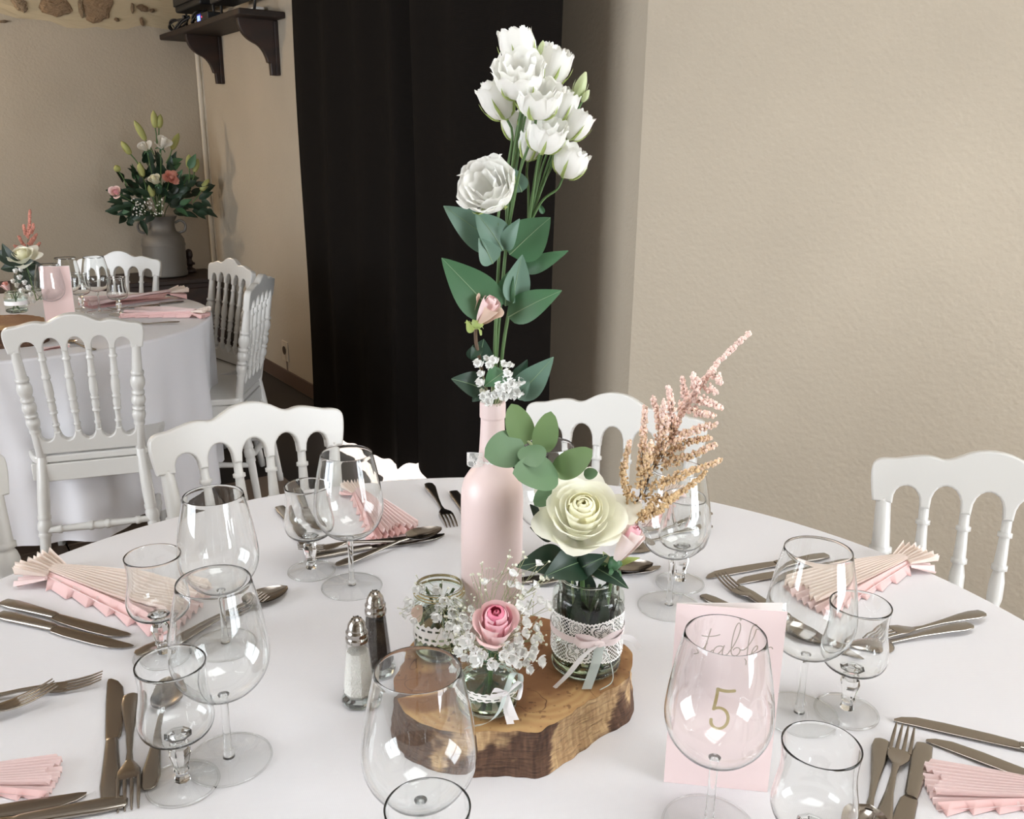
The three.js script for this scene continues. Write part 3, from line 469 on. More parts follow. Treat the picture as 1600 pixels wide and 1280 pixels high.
lay(spoon, 0.2852, -1.2019, 0.3864, -1.0963, 'spoon whose handle end lies just above the number card');
lay(fork, 0.4035, -1.0751, 0.3248, -1.2568, 'fork with tines towards the curtain above the number card', { lift: 0.001 });
lay(knife, 0.3449, -1.2274, 0.4203, -1.0856, 'knife crossing under the fork above the number card', { lift: 0 });
lay(fork, 0.6759, -1.1444, 0.466, -1.0735, 'upside-down fork on the right, back one of the bridging pair', { face: -1, lift: 0.002 });
lay(spoon, 0.6435, -1.1134, 0.4558, -1.0571, 'upside-down spoon on the right, front one of the bridging pair', { face: -1 });
lay(knife, 0.6441, -0.8261, 0.453, -0.9081, 'back knife of the pair above the right front napkin', { fromTip: true });
lay(knife, 0.5974, -0.7726, 0.4756, -0.8707, 'front knife of the pair touching the right front napkin', { fromTip: true });
lay(spoon, 0.4238, -0.8676, 0.3585, -0.7405, 'spoon leftmost of the three front right pieces, bowl at the bottom edge');
lay(fork, 0.3345, -0.6705, 0.4539, -0.8809, 'fork in the middle of the three front right pieces', { fromTip: true, lift: 0.002 });
lay(knife, 0.4676, -0.8592, 0.3913, -0.7326, 'knife rightmost of the three front right pieces, handle uppermost');
lay(knife, -1.3699, -3.6923, -1.5322, -3.526, 'knife between the two pink napkins on the far table');
lay(fork, -1.4274, -3.586, -1.6259, -3.4525, 'fork beside the far table goblet');
lay(fork, -1.215, -3.2182, -1.3508, -3.1961, 'fork nearest the cloth edge on the far table', { face: -1 });
lay(fork, -1.5862, -2.7541, -1.6732, -2.9785, 'fork seen through the first arch of the whole chair back');
lay(spoon, -1.3236, -2.7706, -1.4623, -2.878, 'spoon seen through the middle arch of the whole chair back');

// ---------- napkins: pleated paper fans pinched near one end ----------
const zig = (x) => Math.abs(((x % 1) + 1) % 1 - 0.5) * 4 - 1;
function makeNapkin(side) {                                        // pinch at the origin, fan along +x, coloured edge towards side * z
  const n = thing('fan_napkin', 'napkin', 'napkin', V(0, 0, 0), 0, 'pleated pink and cream napkins'), L = 0.25, K = 9;
  const y0 = (q) => 0.024 - 0.008 * q;
  const A = 0.06, fan = (r, al, y) => V(r * Math.cos(al) - A, y, r * Math.sin(al) * side), tie = (r, al, y) => V(A - r * Math.cos(al), y, r * Math.sin(al));
  part('cream_fan', grid(72, 12, (u, v) => { const r = lerp(A, A + L * (0.93 + 0.05 * Math.sin(u * 9)), v), al = lerp(-0.19, 0.13, u), p = zig(u * K); return fan(r, al, y0(v) + 0.001 + 0.0045 * p * (0.55 + v) * 0.8 + 0.003 * Math.sin(u * 3 + v * 4)); }), M.napCream, n);
  part('pink_layer', grid(54, 12, (u, v) => { const r = lerp(A, A + L, v), al = lerp(-0.06, 0.21, u), p = zig(u * 6); return fan(r, al, y0(v) - 0.006 + 0.004 * p * (0.4 + v) - 0.008 * u * v); }), M.napPale, n);
  part('pink_edge', grid(96, 8, (u, v) => { const r = lerp(A, A + L, u), z = zig(u * 5.5), w = 0.13 + 0.05 * u, q = fan(r, w, (y0(u) - 0.003) * (1 - v) + 0.002); q.x += 0.010 * v * z; q.z += side * (0.013 * v + 0.010 * z * v * (0.5 + 0.5 * u)); return q; }), M.napPink, n);
  part('gathered_end', grid(60, 8, (u, v) => { const r = lerp(A - 0.002, A + 0.048 + 0.004 * Math.sin(u * 11), v), al = lerp(-0.34, 0.34, u), p = zig(u * 8); return tie(r, al, 0.022 + 0.006 * v + 0.005 * p * (0.5 + v)); }), M.napCream, n);
  part('gathered_lining', grid(60, 8, (u, v) => { const r = lerp(A - 0.002, A + 0.044, v), al = lerp(-0.38, 0.38, u), p = zig(u * 7 + 0.3); return tie(r, al, 0.017 - 0.009 * v + 0.005 * p * (0.5 + v)); }), M.napPale, n);
  part('underside', grid(24, 6, (u, v) => fan(lerp(A, A + L * 0.96, v), lerp(-0.19, 0.18, u), 0.0012 + 0.004 * (1 - v))), M.napPale, n);
  return n;
}
const napA = makeNapkin(1), napB = makeNapkin(-1);
function napkin(proto, x0, z0, x1, z1, label, k = 1) { const o = put(proto, x0, TY, z0, Math.atan2(-(z1 - z0), x1 - x0), label); o.scale.setScalar(Math.hypot(x1 - x0, z1 - z0) / 0.245 * k); return o; }
const paler = (o) => o.children.forEach((m) => { m.material = m.name === 'pink_edge' ? M.napPink : M.napPale; });
const pinker = (o) => o.children.forEach((m) => { if (m.material === M.napCream) m.material = m.name === 'gathered_end' ? M.napCream : M.napPale; else m.material = M.napPink; });
napkin(napA, -0.683, -1.2153, -0.4464, -1.1301, 'pleated cream and pink napkin on the left, above the two knives');
napkin(napB, 0.6249, -1.2985, 0.4263, -1.1928, 'pleated cream and pink napkin on the right behind the goblet');
pinker(napkin(napA, -0.2858, -1.567, -0.1904, -1.4003, 'pink napkin seen through the back left wine glass'));
paler(napkin(napB, 0.5854, -0.7673, 0.4409, -0.7915, 'pink napkin cut off by the right edge, under two knives'));
paler(napkin(napA, -0.5914, -0.7677, -0.4685, -0.7869, 'pale pink napkin cut off by the left edge in front of the crossed forks'));
napkin(napB, 0.3033, -1.5888, 0.21, -1.452, 'pink napkin behind the dried plume and back right wine glass');
pinker(napkin(napA, -1.4497, -3.7604, -1.7181, -3.5459, 'back pink napkin of the two on the far table'));
pinker(napkin(napB, -1.2059, -3.3569, -1.4749, -3.3911, 'front pink napkin of the two on the far table'));
pinker(napkin(napA, -1.44, -2.8124, -1.4998, -2.7607, 'orange-pink napkin seen through an arch of the whole chair back'));

// ---------- lace ----------
M.lace = std([0.92, 0.9, 0.87], 0.9, { transparent: true, alphaTest: 0.5, alphaMap: texture(1024, (u, v) => {
  const x = u * 4, lx = ((x % 1) + 1) % 1, top = 0.95 - 0.06 * Math.pow(Math.abs(lx - 0.5) * 2, 1.5) + 0.010 * Math.sin(u * 2 * Math.PI * 64), bot = 0.05 + 0.07 * Math.pow(Math.abs(lx - 0.5) * 2, 1.5) + 0.010 * Math.sin(u * 2 * Math.PI * 64);
  if (v > top || v < bot) return [0, 0, 0];
  if (v > top - 0.035 || v < bot + 0.035) return [1, 1, 1];
  const net = (s) => Math.abs(Math.sin((u * 34 + v * 8.5) * Math.PI * s)) < 0.34 || Math.abs(Math.sin((u * 34 - v * 8.5) * Math.PI * s)) < 0.34;
  let k = net(1.6) ? 1 : 0;
  for (const [cx, cy, R0, n, ph] of [[0.25, 0.66, 0.27, 7, 0], [0.78, 0.33, 0.25, 6, 0.4], [0.75, 0.80, 0.15, 5, 1], [0.22, 0.22, 0.16, 5, 0.2], [0.5, 0.5, 0.12, 5, 0.7]]) {
    let dx = lx - cx; if (dx > 0.5) dx -= 1; if (dx < -0.5) dx += 1; const dy = (v - cy) * 0.92, r = Math.hypot(dx, dy), th = Math.atan2(dy, dx) + ph, edge = R0 * (0.72 + 0.28 * Math.abs(Math.cos(th * n / 2)));
    if (r < edge) { const q = r / edge, vein = Math.abs(Math.sin(th * n / 2)); k = q > 0.84 || q < 0.2 || (vein < 0.22 && q > 0.25) ? 1 : (q > 0.5 && q < 0.72 && vein > 0.45) || net(3) ? 1 : 0; if (q > 0.74 && q < 0.82) k = 0; }
  }
  return [k, k, k];
}, false, 1, 256) });
M.laceFine = std([0.9, 0.88, 0.85], 0.9, { transparent: true, alphaTest: 0.5, alphaMap: texture(512, (u, v) => {
  const top = 0.9 + 0.05 * Math.sin(u * 2 * Math.PI * 26), bot = 0.1 - 0.05 * Math.sin(u * 2 * Math.PI * 26); let k = v < top && v > bot ? 1 : 0;
  for (const y of [0.3, 0.7]) { const x = ((u * 22 + (y > 0.5 ? 0.5 : 0)) % 1) - 0.5; if (Math.abs(x) < 0.32 && Math.abs(v - y) < 0.05) k = 0; } return [k, k, k];
}, false, 1, 64) });

// ---------- log slice ----------
const LOGTOP = 0.803;
function logSlice(pts, H, cx, cz, label, group) {                   // pts: outline of the top face in metres round (cx, cz)
  const o = thing('log_slice', label, 'log slice', V(cx, TY, cz), 0, group), n = 220;
  const loop = new THREE.CatmullRomCurve3(pts.map(([x, z]) => V(x - cx, 0, z - cz)), true, 'centripetal').getSpacedPoints(n).slice(0, n);
  const rough = (i, k) => 0.0035 * (vnoise(i * 0.33, k * 1.7, 4096) - 0.5) + 0.003 * (vnoise(i * 0.09, k + 9, 4096) - 0.5);
  const edge = (i, v) => { const p = loop[((i % n) + n) % n], l = Math.hypot(p.x, p.z), f = 1 + (rough(((i % n) + n) % n, 1 + v * 3) + 0.006 * (1 - v) - 0.003 * Math.sin(v * Math.PI)) / l; return V(p.x * f, H * v - 0.0022 * v * vnoise(((i % n) + n) % n * 0.4, 3, 4096), p.z * f); };
  const top = grid(n, 16, (u, v) => { const i = Math.round(u * n), e = edge(i, 1); return V(e.x * v, lerp(H - 0.001, e.y, v ** 6) + 0.0012 * (fbm(0.5 + e.x * v, 0.5 + e.z * v, 16, 3) - 0.5), e.z * v); });
  { const p = top.attributes.position, uv = top.attributes.uv; for (let i = 0; i < p.count; i++) uv.setXY(i, p.getX(i) / 0.34 + 0.5, p.getZ(i) / 0.34 + 0.5); }
  part('cut_face', top, M.logTop, o);
  const bark = grid(n, 12, (u, v) => edge(Math.round(u * n), v)); part('bark', bark, M.logBark, o);
  part('underside', grid(n, 1, (u, v) => { const e = edge(Math.round(u * n), 0); return V(e.x * v, 0, e.z * v); }), M.logBark, o);
  return o;
}
M.logTop = std('#ffffff', 0.62, { map: texture(512, (u, v) => {
  const x = u - 0.5, y = v - 0.5, w = fbm(u, v, 4, 4), r = Math.hypot(x * 1.0, y * 1.05) + 0.10 * (w - 0.5), rings = 0.5 + 0.5 * Math.sin(r * 190 + 5 * w), stain = smooth(0.36, 0.54, fbm(u + 0.3, v + 0.1, 4, 4) + 0.5 * (0.28 - r) + 0.45 * (0.56 - v));
  let c = mixc([0.80, 0.66, 0.46], [0.73, 0.56, 0.37], rings * 0.6 + 0.4 * fbm(u, v, 32, 3)); c = mixc(c, [0.55, 0.38, 0.25], stain * 0.9);
  const crack = Math.abs(fbm(u + 0.7, v + 0.2, 5, 3) - 0.5); if (crack < 0.003) c = mixc(c, [0.36, 0.23, 0.15], 0.7);
  const sp = fbm(u, v, 64, 2); return mixc(c, [0.42, 0.28, 0.18], smooth(0.74, 0.84, sp) * 0.5);
}) });
M.logBark = std('#ffffff', 0.9, { map: texture(1024, (u, v) => {
  const streak = fbm(u * 4, v * 0.05, 64, 3), patch = fbm(u + 0.13 + 0.01 * fbm(u, v, 32, 2), v * 0.05, 16, 4) - 0.10 * smooth(0.3, 0.0, v), fine = fbm(u * 2, v * 0.5, 64, 3);
  const dark = mixc([0.22, 0.15, 0.12], [0.48, 0.36, 0.28], streak * 0.8 + fine * 0.3), light = mixc([0.56, 0.42, 0.29], [0.88, 0.76, 0.58], streak * 0.8 + 0.3 * fine);
  return mixc(dark, light, smooth(0.42, 0.52, patch));
}, true, 1, 128), bumpMap: texture(256, (u, v) => { const x = fbm(u, v * 0.25, 64, 3); return [x, x, x]; }, false), bumpScale: 0.006 });
logSlice([[-0.131, -0.885], [-0.128, -0.931], [-0.118, -0.977], [-0.086, -1.021], [-0.038, -1.047], [0.029, -1.048], [0.058, -1.036], [0.089, -1.012], [0.123, -0.993], [0.147, -0.97], [0.146, -0.943], [0.135, -0.9], [0.103, -0.874], [0.077, -0.846], [0.056, -0.824], [0.03, -0.803], [0.014, -0.806], [-0.008, -0.806], [-0.039, -0.803], [-0.07, -0.808], [-0.107, -0.832]].reverse(), LOGTOP - TY, 0.008, -0.925, 'thick irregular log slice with bark carrying the pink bottle and flower jars', 'log slices under centrepieces');
{ const c = [-1.7258, -2.8967], q = []; for (let k = 0; k < 14; k++) { const a = k / 14 * 2 * Math.PI; q.push([c[0] + Math.cos(a) * (0.185 + 0.012 * Math.sin(k * 2.3)), c[1] + Math.sin(a) * (0.15 + 0.012 * Math.cos(k * 1.7))]); } logSlice(q.reverse(), 0.06, c[0], c[1], 'dark log slice under the jar of white flowers on the far table', 'log slices under centrepieces'); }

// ---------- petals, blooms, leaves ----------
// a petal: radius and height run up the two profiles, w is half its spread in radians
function petal(rp, yp, w, { a0 = 0, point = 0.2, sharp = 2.6, roll = 0, fold = 0, wave = 0, ph = 0, nu = 8, nv = 8 } = {}) {
  const cr = new THREE.SplineCurve(rp.map((r, i) => new THREE.Vector2(r, yp[i])));
  return grid(nu, nv, (u, v) => {
    const q = u * 2 - 1, e = v * (1 - point * Math.pow(Math.abs(q), sharp) * v), p = cr.getPoint(clamp(e, 0, 1)), a = a0 + q * w * (0.45 + 0.55 * Math.sqrt(v));
    const r = p.x * (1 + roll * Math.pow(Math.abs(q), 3) * v * v) + wave * v * v * Math.sin(q * 6 + ph) * 0.6, y = p.y + wave * v * v * Math.cos(q * 9.1 + ph * 1.3) - fold * q * q * v * v * v;
    return V(r * Math.cos(a), y, r * Math.sin(a));
  });
}
function roseBloom(parent, R, H, n, mats, { open = 1, name = 'bloom', tight = 0.1, calyx = M.leafMid } = {}) {
  const b = part(name, join(lathe(open > 0.9 ? [[0, -0.14 * H], [0.09 * R, -0.12 * H], [0.11 * R, -0.04 * H], [0.05 * R, 0.02 * H], [0, 0.02 * H]] : [[0, -0.12 * H], [0.10 * R, -0.1 * H], [0.2 * R, 0.0], [0.24 * R, 0.12 * H], [0.1 * R, 0.2 * H], [0, 0.2 * H]], 12), ...[0, 1, 2, 3, 4].map((i) => petal(open > 0.9 ? [0.12 * R, 0.2 * R, 0.23 * R] : [0.12 * R, 0.3 * R, 0.42 * R], open > 0.9 ? [-0.04 * H, -0.14 * H, -0.34 * H] : [-0.02 * H, -0.02 * H, 0.02 * H - 0.2 * H * open], 0.28, { a0: i * 1.257, point: 0.5, nu: 4, nv: 4 }))), calyx, parent);
  part('petal', join([0, 1, 2].map((i) => petal([0.03, 0.12, 0.13, 0.09, 0.035].map((x) => x * R), [0.1, 0.5, 0.8, 0.93, 0.985 - 0.03 * i].map((x) => x * H), 2.0, { a0: i * 2.1, point: 0.05, nu: 14, nv: 8 }))), mats[0], b);
  for (let i = 0; i < n; i++) {
    const o = i / (n - 1), oo = Math.pow(o, 1.15) * open, j = rr(-0.04, 0.04), last = smooth(0.72, 1, o) * open;
    const rp = [0.06, lerp(tight * 1.2, 0.44, oo), lerp(tight * 1.7, 0.66, oo), lerp(tight * 1.4, 0.84 + j, oo), lerp(tight * 0.8, 1.0 + j + 0.12 * last, oo)].map((x) => x * R);
    const yp = [0.02, lerp(0.45, 0.12, oo), lerp(0.78, 0.36, oo), lerp(0.93, 0.56 + j, oo) - 0.06 * last, lerp(0.97, 0.62 + j, oo) - 0.08 * last].map((x) => x * H);
    part('petal', petal(rp, yp, lerp(1.5, 0.8, Math.sqrt(o)), { a0: (n >= 20 && i >= n - 12 ? (i % 6) * 1.0472 + Math.floor((n - 1 - i) / 6) * 0.5236 : i * 2.3999) + rr(-0.15, 0.15), point: n >= 20 && i >= n - 12 ? (i >= n - 6 ? 0.5 : 0.42) : lerp(0.04, 0.4 * open, o * o), sharp: n >= 20 && i >= n - 12 ? 1.2 : lerp(2.6, 1.55, o), roll: -0.04 * o, fold: 0.10 * H * last, wave: 0.010 * R * (0.3 + o), ph: rr(0, 6), nu: 12, nv: 10 }), mats[Math.min(mats.length - 1, Math.floor(o * mats.length))], b);
  }
  return b;
}
function lisiBloom(parent, R, H, n, open) {                          // ruffled cup with a green calyx; the axis is +y, the stem joins at 0
  const b = part('bloom', join(lathe([[0, -0.03 * H], [0.07 * R, 0], [0.16 * R, 0.06 * H], [0.12 * R, 0.16 * H], [0, 0.16 * H]], 10), ...[0, 1, 2, 3, 4].map((i) => petal([0.12 * R, 0.70 * R, 1.0 * R, 1.03 * R], [0.0, 0.14 * H, 0.46 * H, 0.66 * H], 0.17, { a0: i * 1.257 + 0.3, point: 0.85, sharp: 1.1, nu: 4, nv: 7 }))), M.greenBud, parent);
  const outer = Math.min(5, n - 2);
  for (let i = 0; i < n; i++) {
    const out = i >= n - outer, o = out ? 1 : (i + 1) / (n - outer + 1), k = lerp(0.3, 0.98, o), j = rr(-0.06, 0.06);
    part('petal', petal([0.10 * R, 0.66 * R * k, 0.93 * R * k, (0.98 + j) * R * k * lerp(1, open, 0.6), (1.1 + j) * R * k * open].map((x) => x), [0.03 * H, 0.17 * H, 0.5 * H, (0.8 + j) * H, (0.98 + j - (out ? 0.10 * open : 0)) * H], out ? 0.88 : 1.2, { a0: (out ? i * 1.2566 : i * 2.3999) + rr(-0.12, 0.12), point: 0.03, sharp: 3, roll: 0.08, wave: 0.085 * R, ph: rr(0, 6), nu: 16, nv: 9 }), M.petalWhite, b);
  }
  return b;
}
// a leaf from base to tip; width w; it bends by sag and folds by fold; face: the way its upper side looks
function leafGeo(base, tip, w, face, { sag = 0.08, fold = 0.25, wave = 0, round = false, nu = 6, nv = 14 } = {}) {
  const d = tip.clone().sub(base), L = d.length(), dir = d.normalize(), side = V(0, 0, 0).crossVectors(dir, face).normalize(), up = V(0, 0, 0).crossVectors(side, dir).normalize();
  return grid(nu, nv, (u, v) => {
    const q = u * 2 - 1, s = round ? Math.pow(Math.sin(Math.PI * Math.pow(v, 0.85)), 0.55) : Math.pow(Math.sin(Math.PI * Math.pow(v, 0.72)), 0.85) * (1 - 0.25 * v), h = w / 2 * s + 0.0004;
    return base.clone().addScaledVector(dir, v * L).addScaledVector(side, q * h).addScaledVector(up, Math.abs(q) * h * fold + sag * L * Math.sin(Math.PI * v) + wave * Math.sin(v * 9 + q * 2) * L * Math.abs(q));
  });
}
const leaf = (parent, base, tip, w, face, mat, o) => {
  const m = part('leaf', leafGeo(V(...base), V(...tip), w, V(...face).normalize(), o), mat, parent);
  if (w >= 0.022 && !o?.round) { const p = m.geometry.attributes.position, nu = o?.nu ?? 6, nv = 14, mid = (j) => V(p.getX(j * (nu + 1) + nu / 2), p.getY(j * (nu + 1) + nu / 2), p.getZ(j * (nu + 1) + nu / 2)), q = []; for (let j = 0; j <= nv; j += 2) q.push(mid(j)); part('midrib', tube(q, (t) => 0.0009 * (1 - 0.8 * t), 5, 14), M.midrib, m); }
  return m;
};
const blossomGeo = (() => { const gs = []; for (let i = 0; i < 9; i++) gs.push(petal([0.1, 0.55, lerp(0.5, 1, i / 8), lerp(0.35, 1.05, i / 8)], [0, 0.35, 0.8, lerp(1.15, 0.7, i / 8)], 0.7, { a0: i * 2.4, wave: 0.1, ph: i, nu: 3, nv: 3, point: 0.1 })); return join(gs); })();
function gypsSpray(name, label, origin, heads, { buds = 0, group, stemMat = M.twig, size = 0.006, bend = 0.4, thin = 1 } = {}) {
  const o = thing(name, label, 'flowers', origin, 0, group), tubes = [], bud = [];
  heads.forEach(([x, y, z, k = 1], i) => {
    const p = V(x, y, z).sub(origin), mid = V(p.x * bend + rr(-0.004, 0.004), p.y * 0.62, p.z * bend + rr(-0.004, 0.004));
    tubes.push(tube([V(rr(-0.004, 0.004), -0.01, rr(-0.004, 0.004)), mid, p], 0.00035 * thin, 4, 8));
    const b = part('blossom', blossomGeo, k > 0.6 ? M.gyps : M.gypsCream, o); b.scale.setScalar(size * k); aim(b, p, V(p.x - mid.x + rr(-0.01, 0.01), p.y - mid.y + 0.004, p.z - mid.z + 0.012));
    for (let q = 0; q < buds; q++) { const e = p.clone().add(V(rr(-1, 1), rr(-0.6, 1), rr(-1, 1)).multiplyScalar(0.013)); tubes.push(tube([mid.clone().lerp(p, 0.6), e], 0.0003, 3, 3)); bud.push(new THREE.IcosahedronGeometry(rr(0.0009, 0.0019), 0).translate(e.x, e.y, e.z)); }
  });
  part('stems', join(tubes), stemMat, o).userData.kind = 'stuff';
  if (bud.length) part('buds', join(bud), M.gypsCream, o).userData.kind = 'stuff';
  return o;
}

// ---------- the tall pink bottle and its flowers ----------
const BZ = -0.985, MOUTH = V(-0.0221, 1.1099, -0.985);
{
  const bx0 = MOUTH.x, h = MOUTH.y - LOGTOP, b = thing('wine_bottle', 'tall wine bottle painted matte pale pink, white flowers in its neck', 'bottle', V(bx0, LOGTOP + 0.0005, BZ));
  const k = h / 0.3;
  const raw = [[0, 0.004], [0.02, 0.003], [0.033, 0], [0.0365, 0.004], [0.0368, 0.012], [0.0368, 0.183], [0.0362, 0.195], [0.0335, 0.206], [0.0275, 0.2155], [0.020, 0.2235], [0.0165, 0.232], [0.0154, 0.242], [0.0143, 0.262], [0.0137, 0.279], [0.0137, 0.2805], [0.0147, 0.2812], [0.0149, 0.283], [0.0149, 0.2965], [0.0144, 0.299], [0.0125, 0.3], [0.0098, 0.299], [0.0093, 0.29], [0.0093, 0.255]];
  const pts = []; raw.forEach(([r, y]) => pts.push([r, y * k]));
  part('body', lathe(pts, 72), M.pinkBottle, b);
  part('lace_band', grid(48, 4, (u, v) => { const q = u * 2 * Math.PI; return V(0.0174 * Math.cos(q), 0.228 * k + (v - 0.5) * 0.012, 0.0174 * Math.sin(q)); }), M.laceFine, b);
  const lace = grid(24, 8, (u, v) => { const q = 3.9 - u * 3.2; return V(-0.0185 + 0.0105 * Math.cos(q), 0.236 * k + (v - 0.5) * 0.021 * (0.8 + 0.2 * Math.sin(q)), 0.0125 + 0.006 * Math.sin(q) + 0.001 * v); });
  { const uv = lace.attributes.uv; for (let i = 0; i < uv.count; i++) uv.setXY(i, uv.getX(i) * 0.22, uv.getY(i)); }
  part('lace_bow', lace, M.lace, b);
}
// lisianthus: three branching sprays; each bloom is [x, y, z, axis x, y, z, radius, height, petals, openness]
const sprayBase = MOUTH.clone().add(V(0, -0.02, 0));
function spray(label, blooms, buds, leaves, joint) {
  const o = thing('lisianthus_spray', label, 'flowers', sprayBase, 0, 'white flower sprays in the pink bottle'), at = (x, y, z) => V(x, y, z).sub(sprayBase), J = V(...joint).sub(sprayBase);
  part('stem', tube([V(0, -0.06, 0), V(J.x * 0.35, J.y * 0.45, J.z * 0.3), J], (t) => 0.0024 - 0.0006 * t, 7, 16), M.stem, o);
  for (const [x, y, z, ax, ay, az, R, H, n, open] of blooms) {
    const d = V(ax, ay, az).normalize(), p = at(x, y, z).addScaledVector(d, -H * 0.5), m = J.clone().lerp(p, 0.55).add(V((J.x - p.x) * 0.12, 0.0, 0));
    part('stem', tube([J, m, p.clone().addScaledVector(d, -0.012), p], (t) => 0.0017 - 0.0004 * t, 6, 14), M.stem, o);
    aim(lisiBloom(o, R, H, n, open), p, d, rnd() * 6);
  }
  for (const [x, y, z, ax, ay, az, r, h] of buds) {
    const d = V(ax, ay, az).normalize(), p = at(x, y, z).addScaledVector(d, -h * 0.5);
    part('stem', tube([J, J.clone().lerp(p, 0.6).add(V(-0.004, 0, 0)), p], 0.0012, 5, 12), M.stem, o);
    const b = part('bud', join(lathe(smoothProfile([[0, 0], [r * 0.6, h * 0.08], [r, h * 0.4], [r * 0.7, h * 0.75], [r * 0.15, h]], 12), 10), ...[0, 1, 2, 3].map((i) => petal([r * 0.3, r * 1.15, r * 1.1], [0, h * 0.3, h * 0.7], 0.25, { a0: i * 1.57, point: 0.5, nu: 2, nv: 4 }))), M.greenPale, o); aim(b, p, d);
  }
  for (const [base, tip, w, face, mat, opt] of leaves) leaf(o, at(...base).toArray(), at(...tip).toArray(), w, face, mat, opt);
  return o;
}
spray('topmost white ruffled flowers of the tall bunch, in front of the black curtain',
  [[0.0015, 1.4864, -0.985, -0.25, 1, 0.15, 0.0205, 0.042, 8, 0.74], [0.0373, 1.4697, -1, 0.35, 1, 0.2, 0.0205, 0.042, 8, 0.78], [0.0025, 1.4542, -0.955, -0.1, 0.8, 0.6, 0.0265, 0.038, 10, 0.92], [-0.0184, 1.4347, -0.985, -0.5, 1, 0.1, 0.0195, 0.042, 8, 0.82], [0.0221, 1.4336, -0.95, 0.1, 0.9, 0.5, 0.0245, 0.036, 10, 0.92], [-0.0001, 1.4119, -1.005, -0.1, 1, 0, 0.017, 0.036, 6, 0.9]],
  [[0.0188, 1.4792, -0.99, 0.1, 1, 0.1, 0.005, 0.016], [0.0252, 1.4866, -0.99, 0.2, 1, 0.1, 0.004, 0.016]],
  [[[0.0071, 1.3428, -0.99], [-0.0035, 1.368, -0.985], 0.022, [0, 0.2, 1], M.leafGrey, {}], [[-0.0185, 1.3678, -0.985], [-0.0252, 1.3821, -0.98], 0.004, [0, 0.2, 1], M.leafMid, {}], [[-0.0137, 1.3679, -0.985], [-0.0191, 1.3796, -0.98], 0.004, [0, 0.2, 1], M.leafMid, {}]],
  [-0.0081, 1.2937, -0.99]);
spray('lower right white ruffled flowers and green buds of the tall bunch',
  [[0.0504, 1.4299, -0.985, 0.35, 1, 0.1, 0.0145, 0.036, 7, 0.82], [0.063, 1.4116, -0.985, 0.55, 1, 0.1, 0.016, 0.034, 7, 0.8], [0.0303, 1.3994, -0.96, 0.25, 0.9, 0.4, 0.0215, 0.036, 9, 0.88], [0.0575, 1.3742, -0.975, 0.45, 1, 0.2, 0.02, 0.036, 8, 0.82], [0.038, 1.4142, -1, 0.3, 1, 0, 0.016, 0.034, 6, 0.95], [0.0152, 1.3917, -0.995, 0.1, 1, 0.1, 0.015, 0.036, 6, 0.8]],
  [[0.0663, 1.4502, -0.985, 0.35, 1, 0.1, 0.0065, 0.03], [0.0716, 1.4406, -0.98, 0.6, 1, 0.1, 0.0035, 0.014], [0.0524, 1.4057, -0.985, 0.4, 1, 0.1, 0.004, 0.02]],
  [[[0.0309, 1.3205, -0.985], [0.0258, 1.3312, -0.985], 0.006, [0, 0.2, 1], M.leafMid, {}]],
  [0.0153, 1.3081, -0.985]);
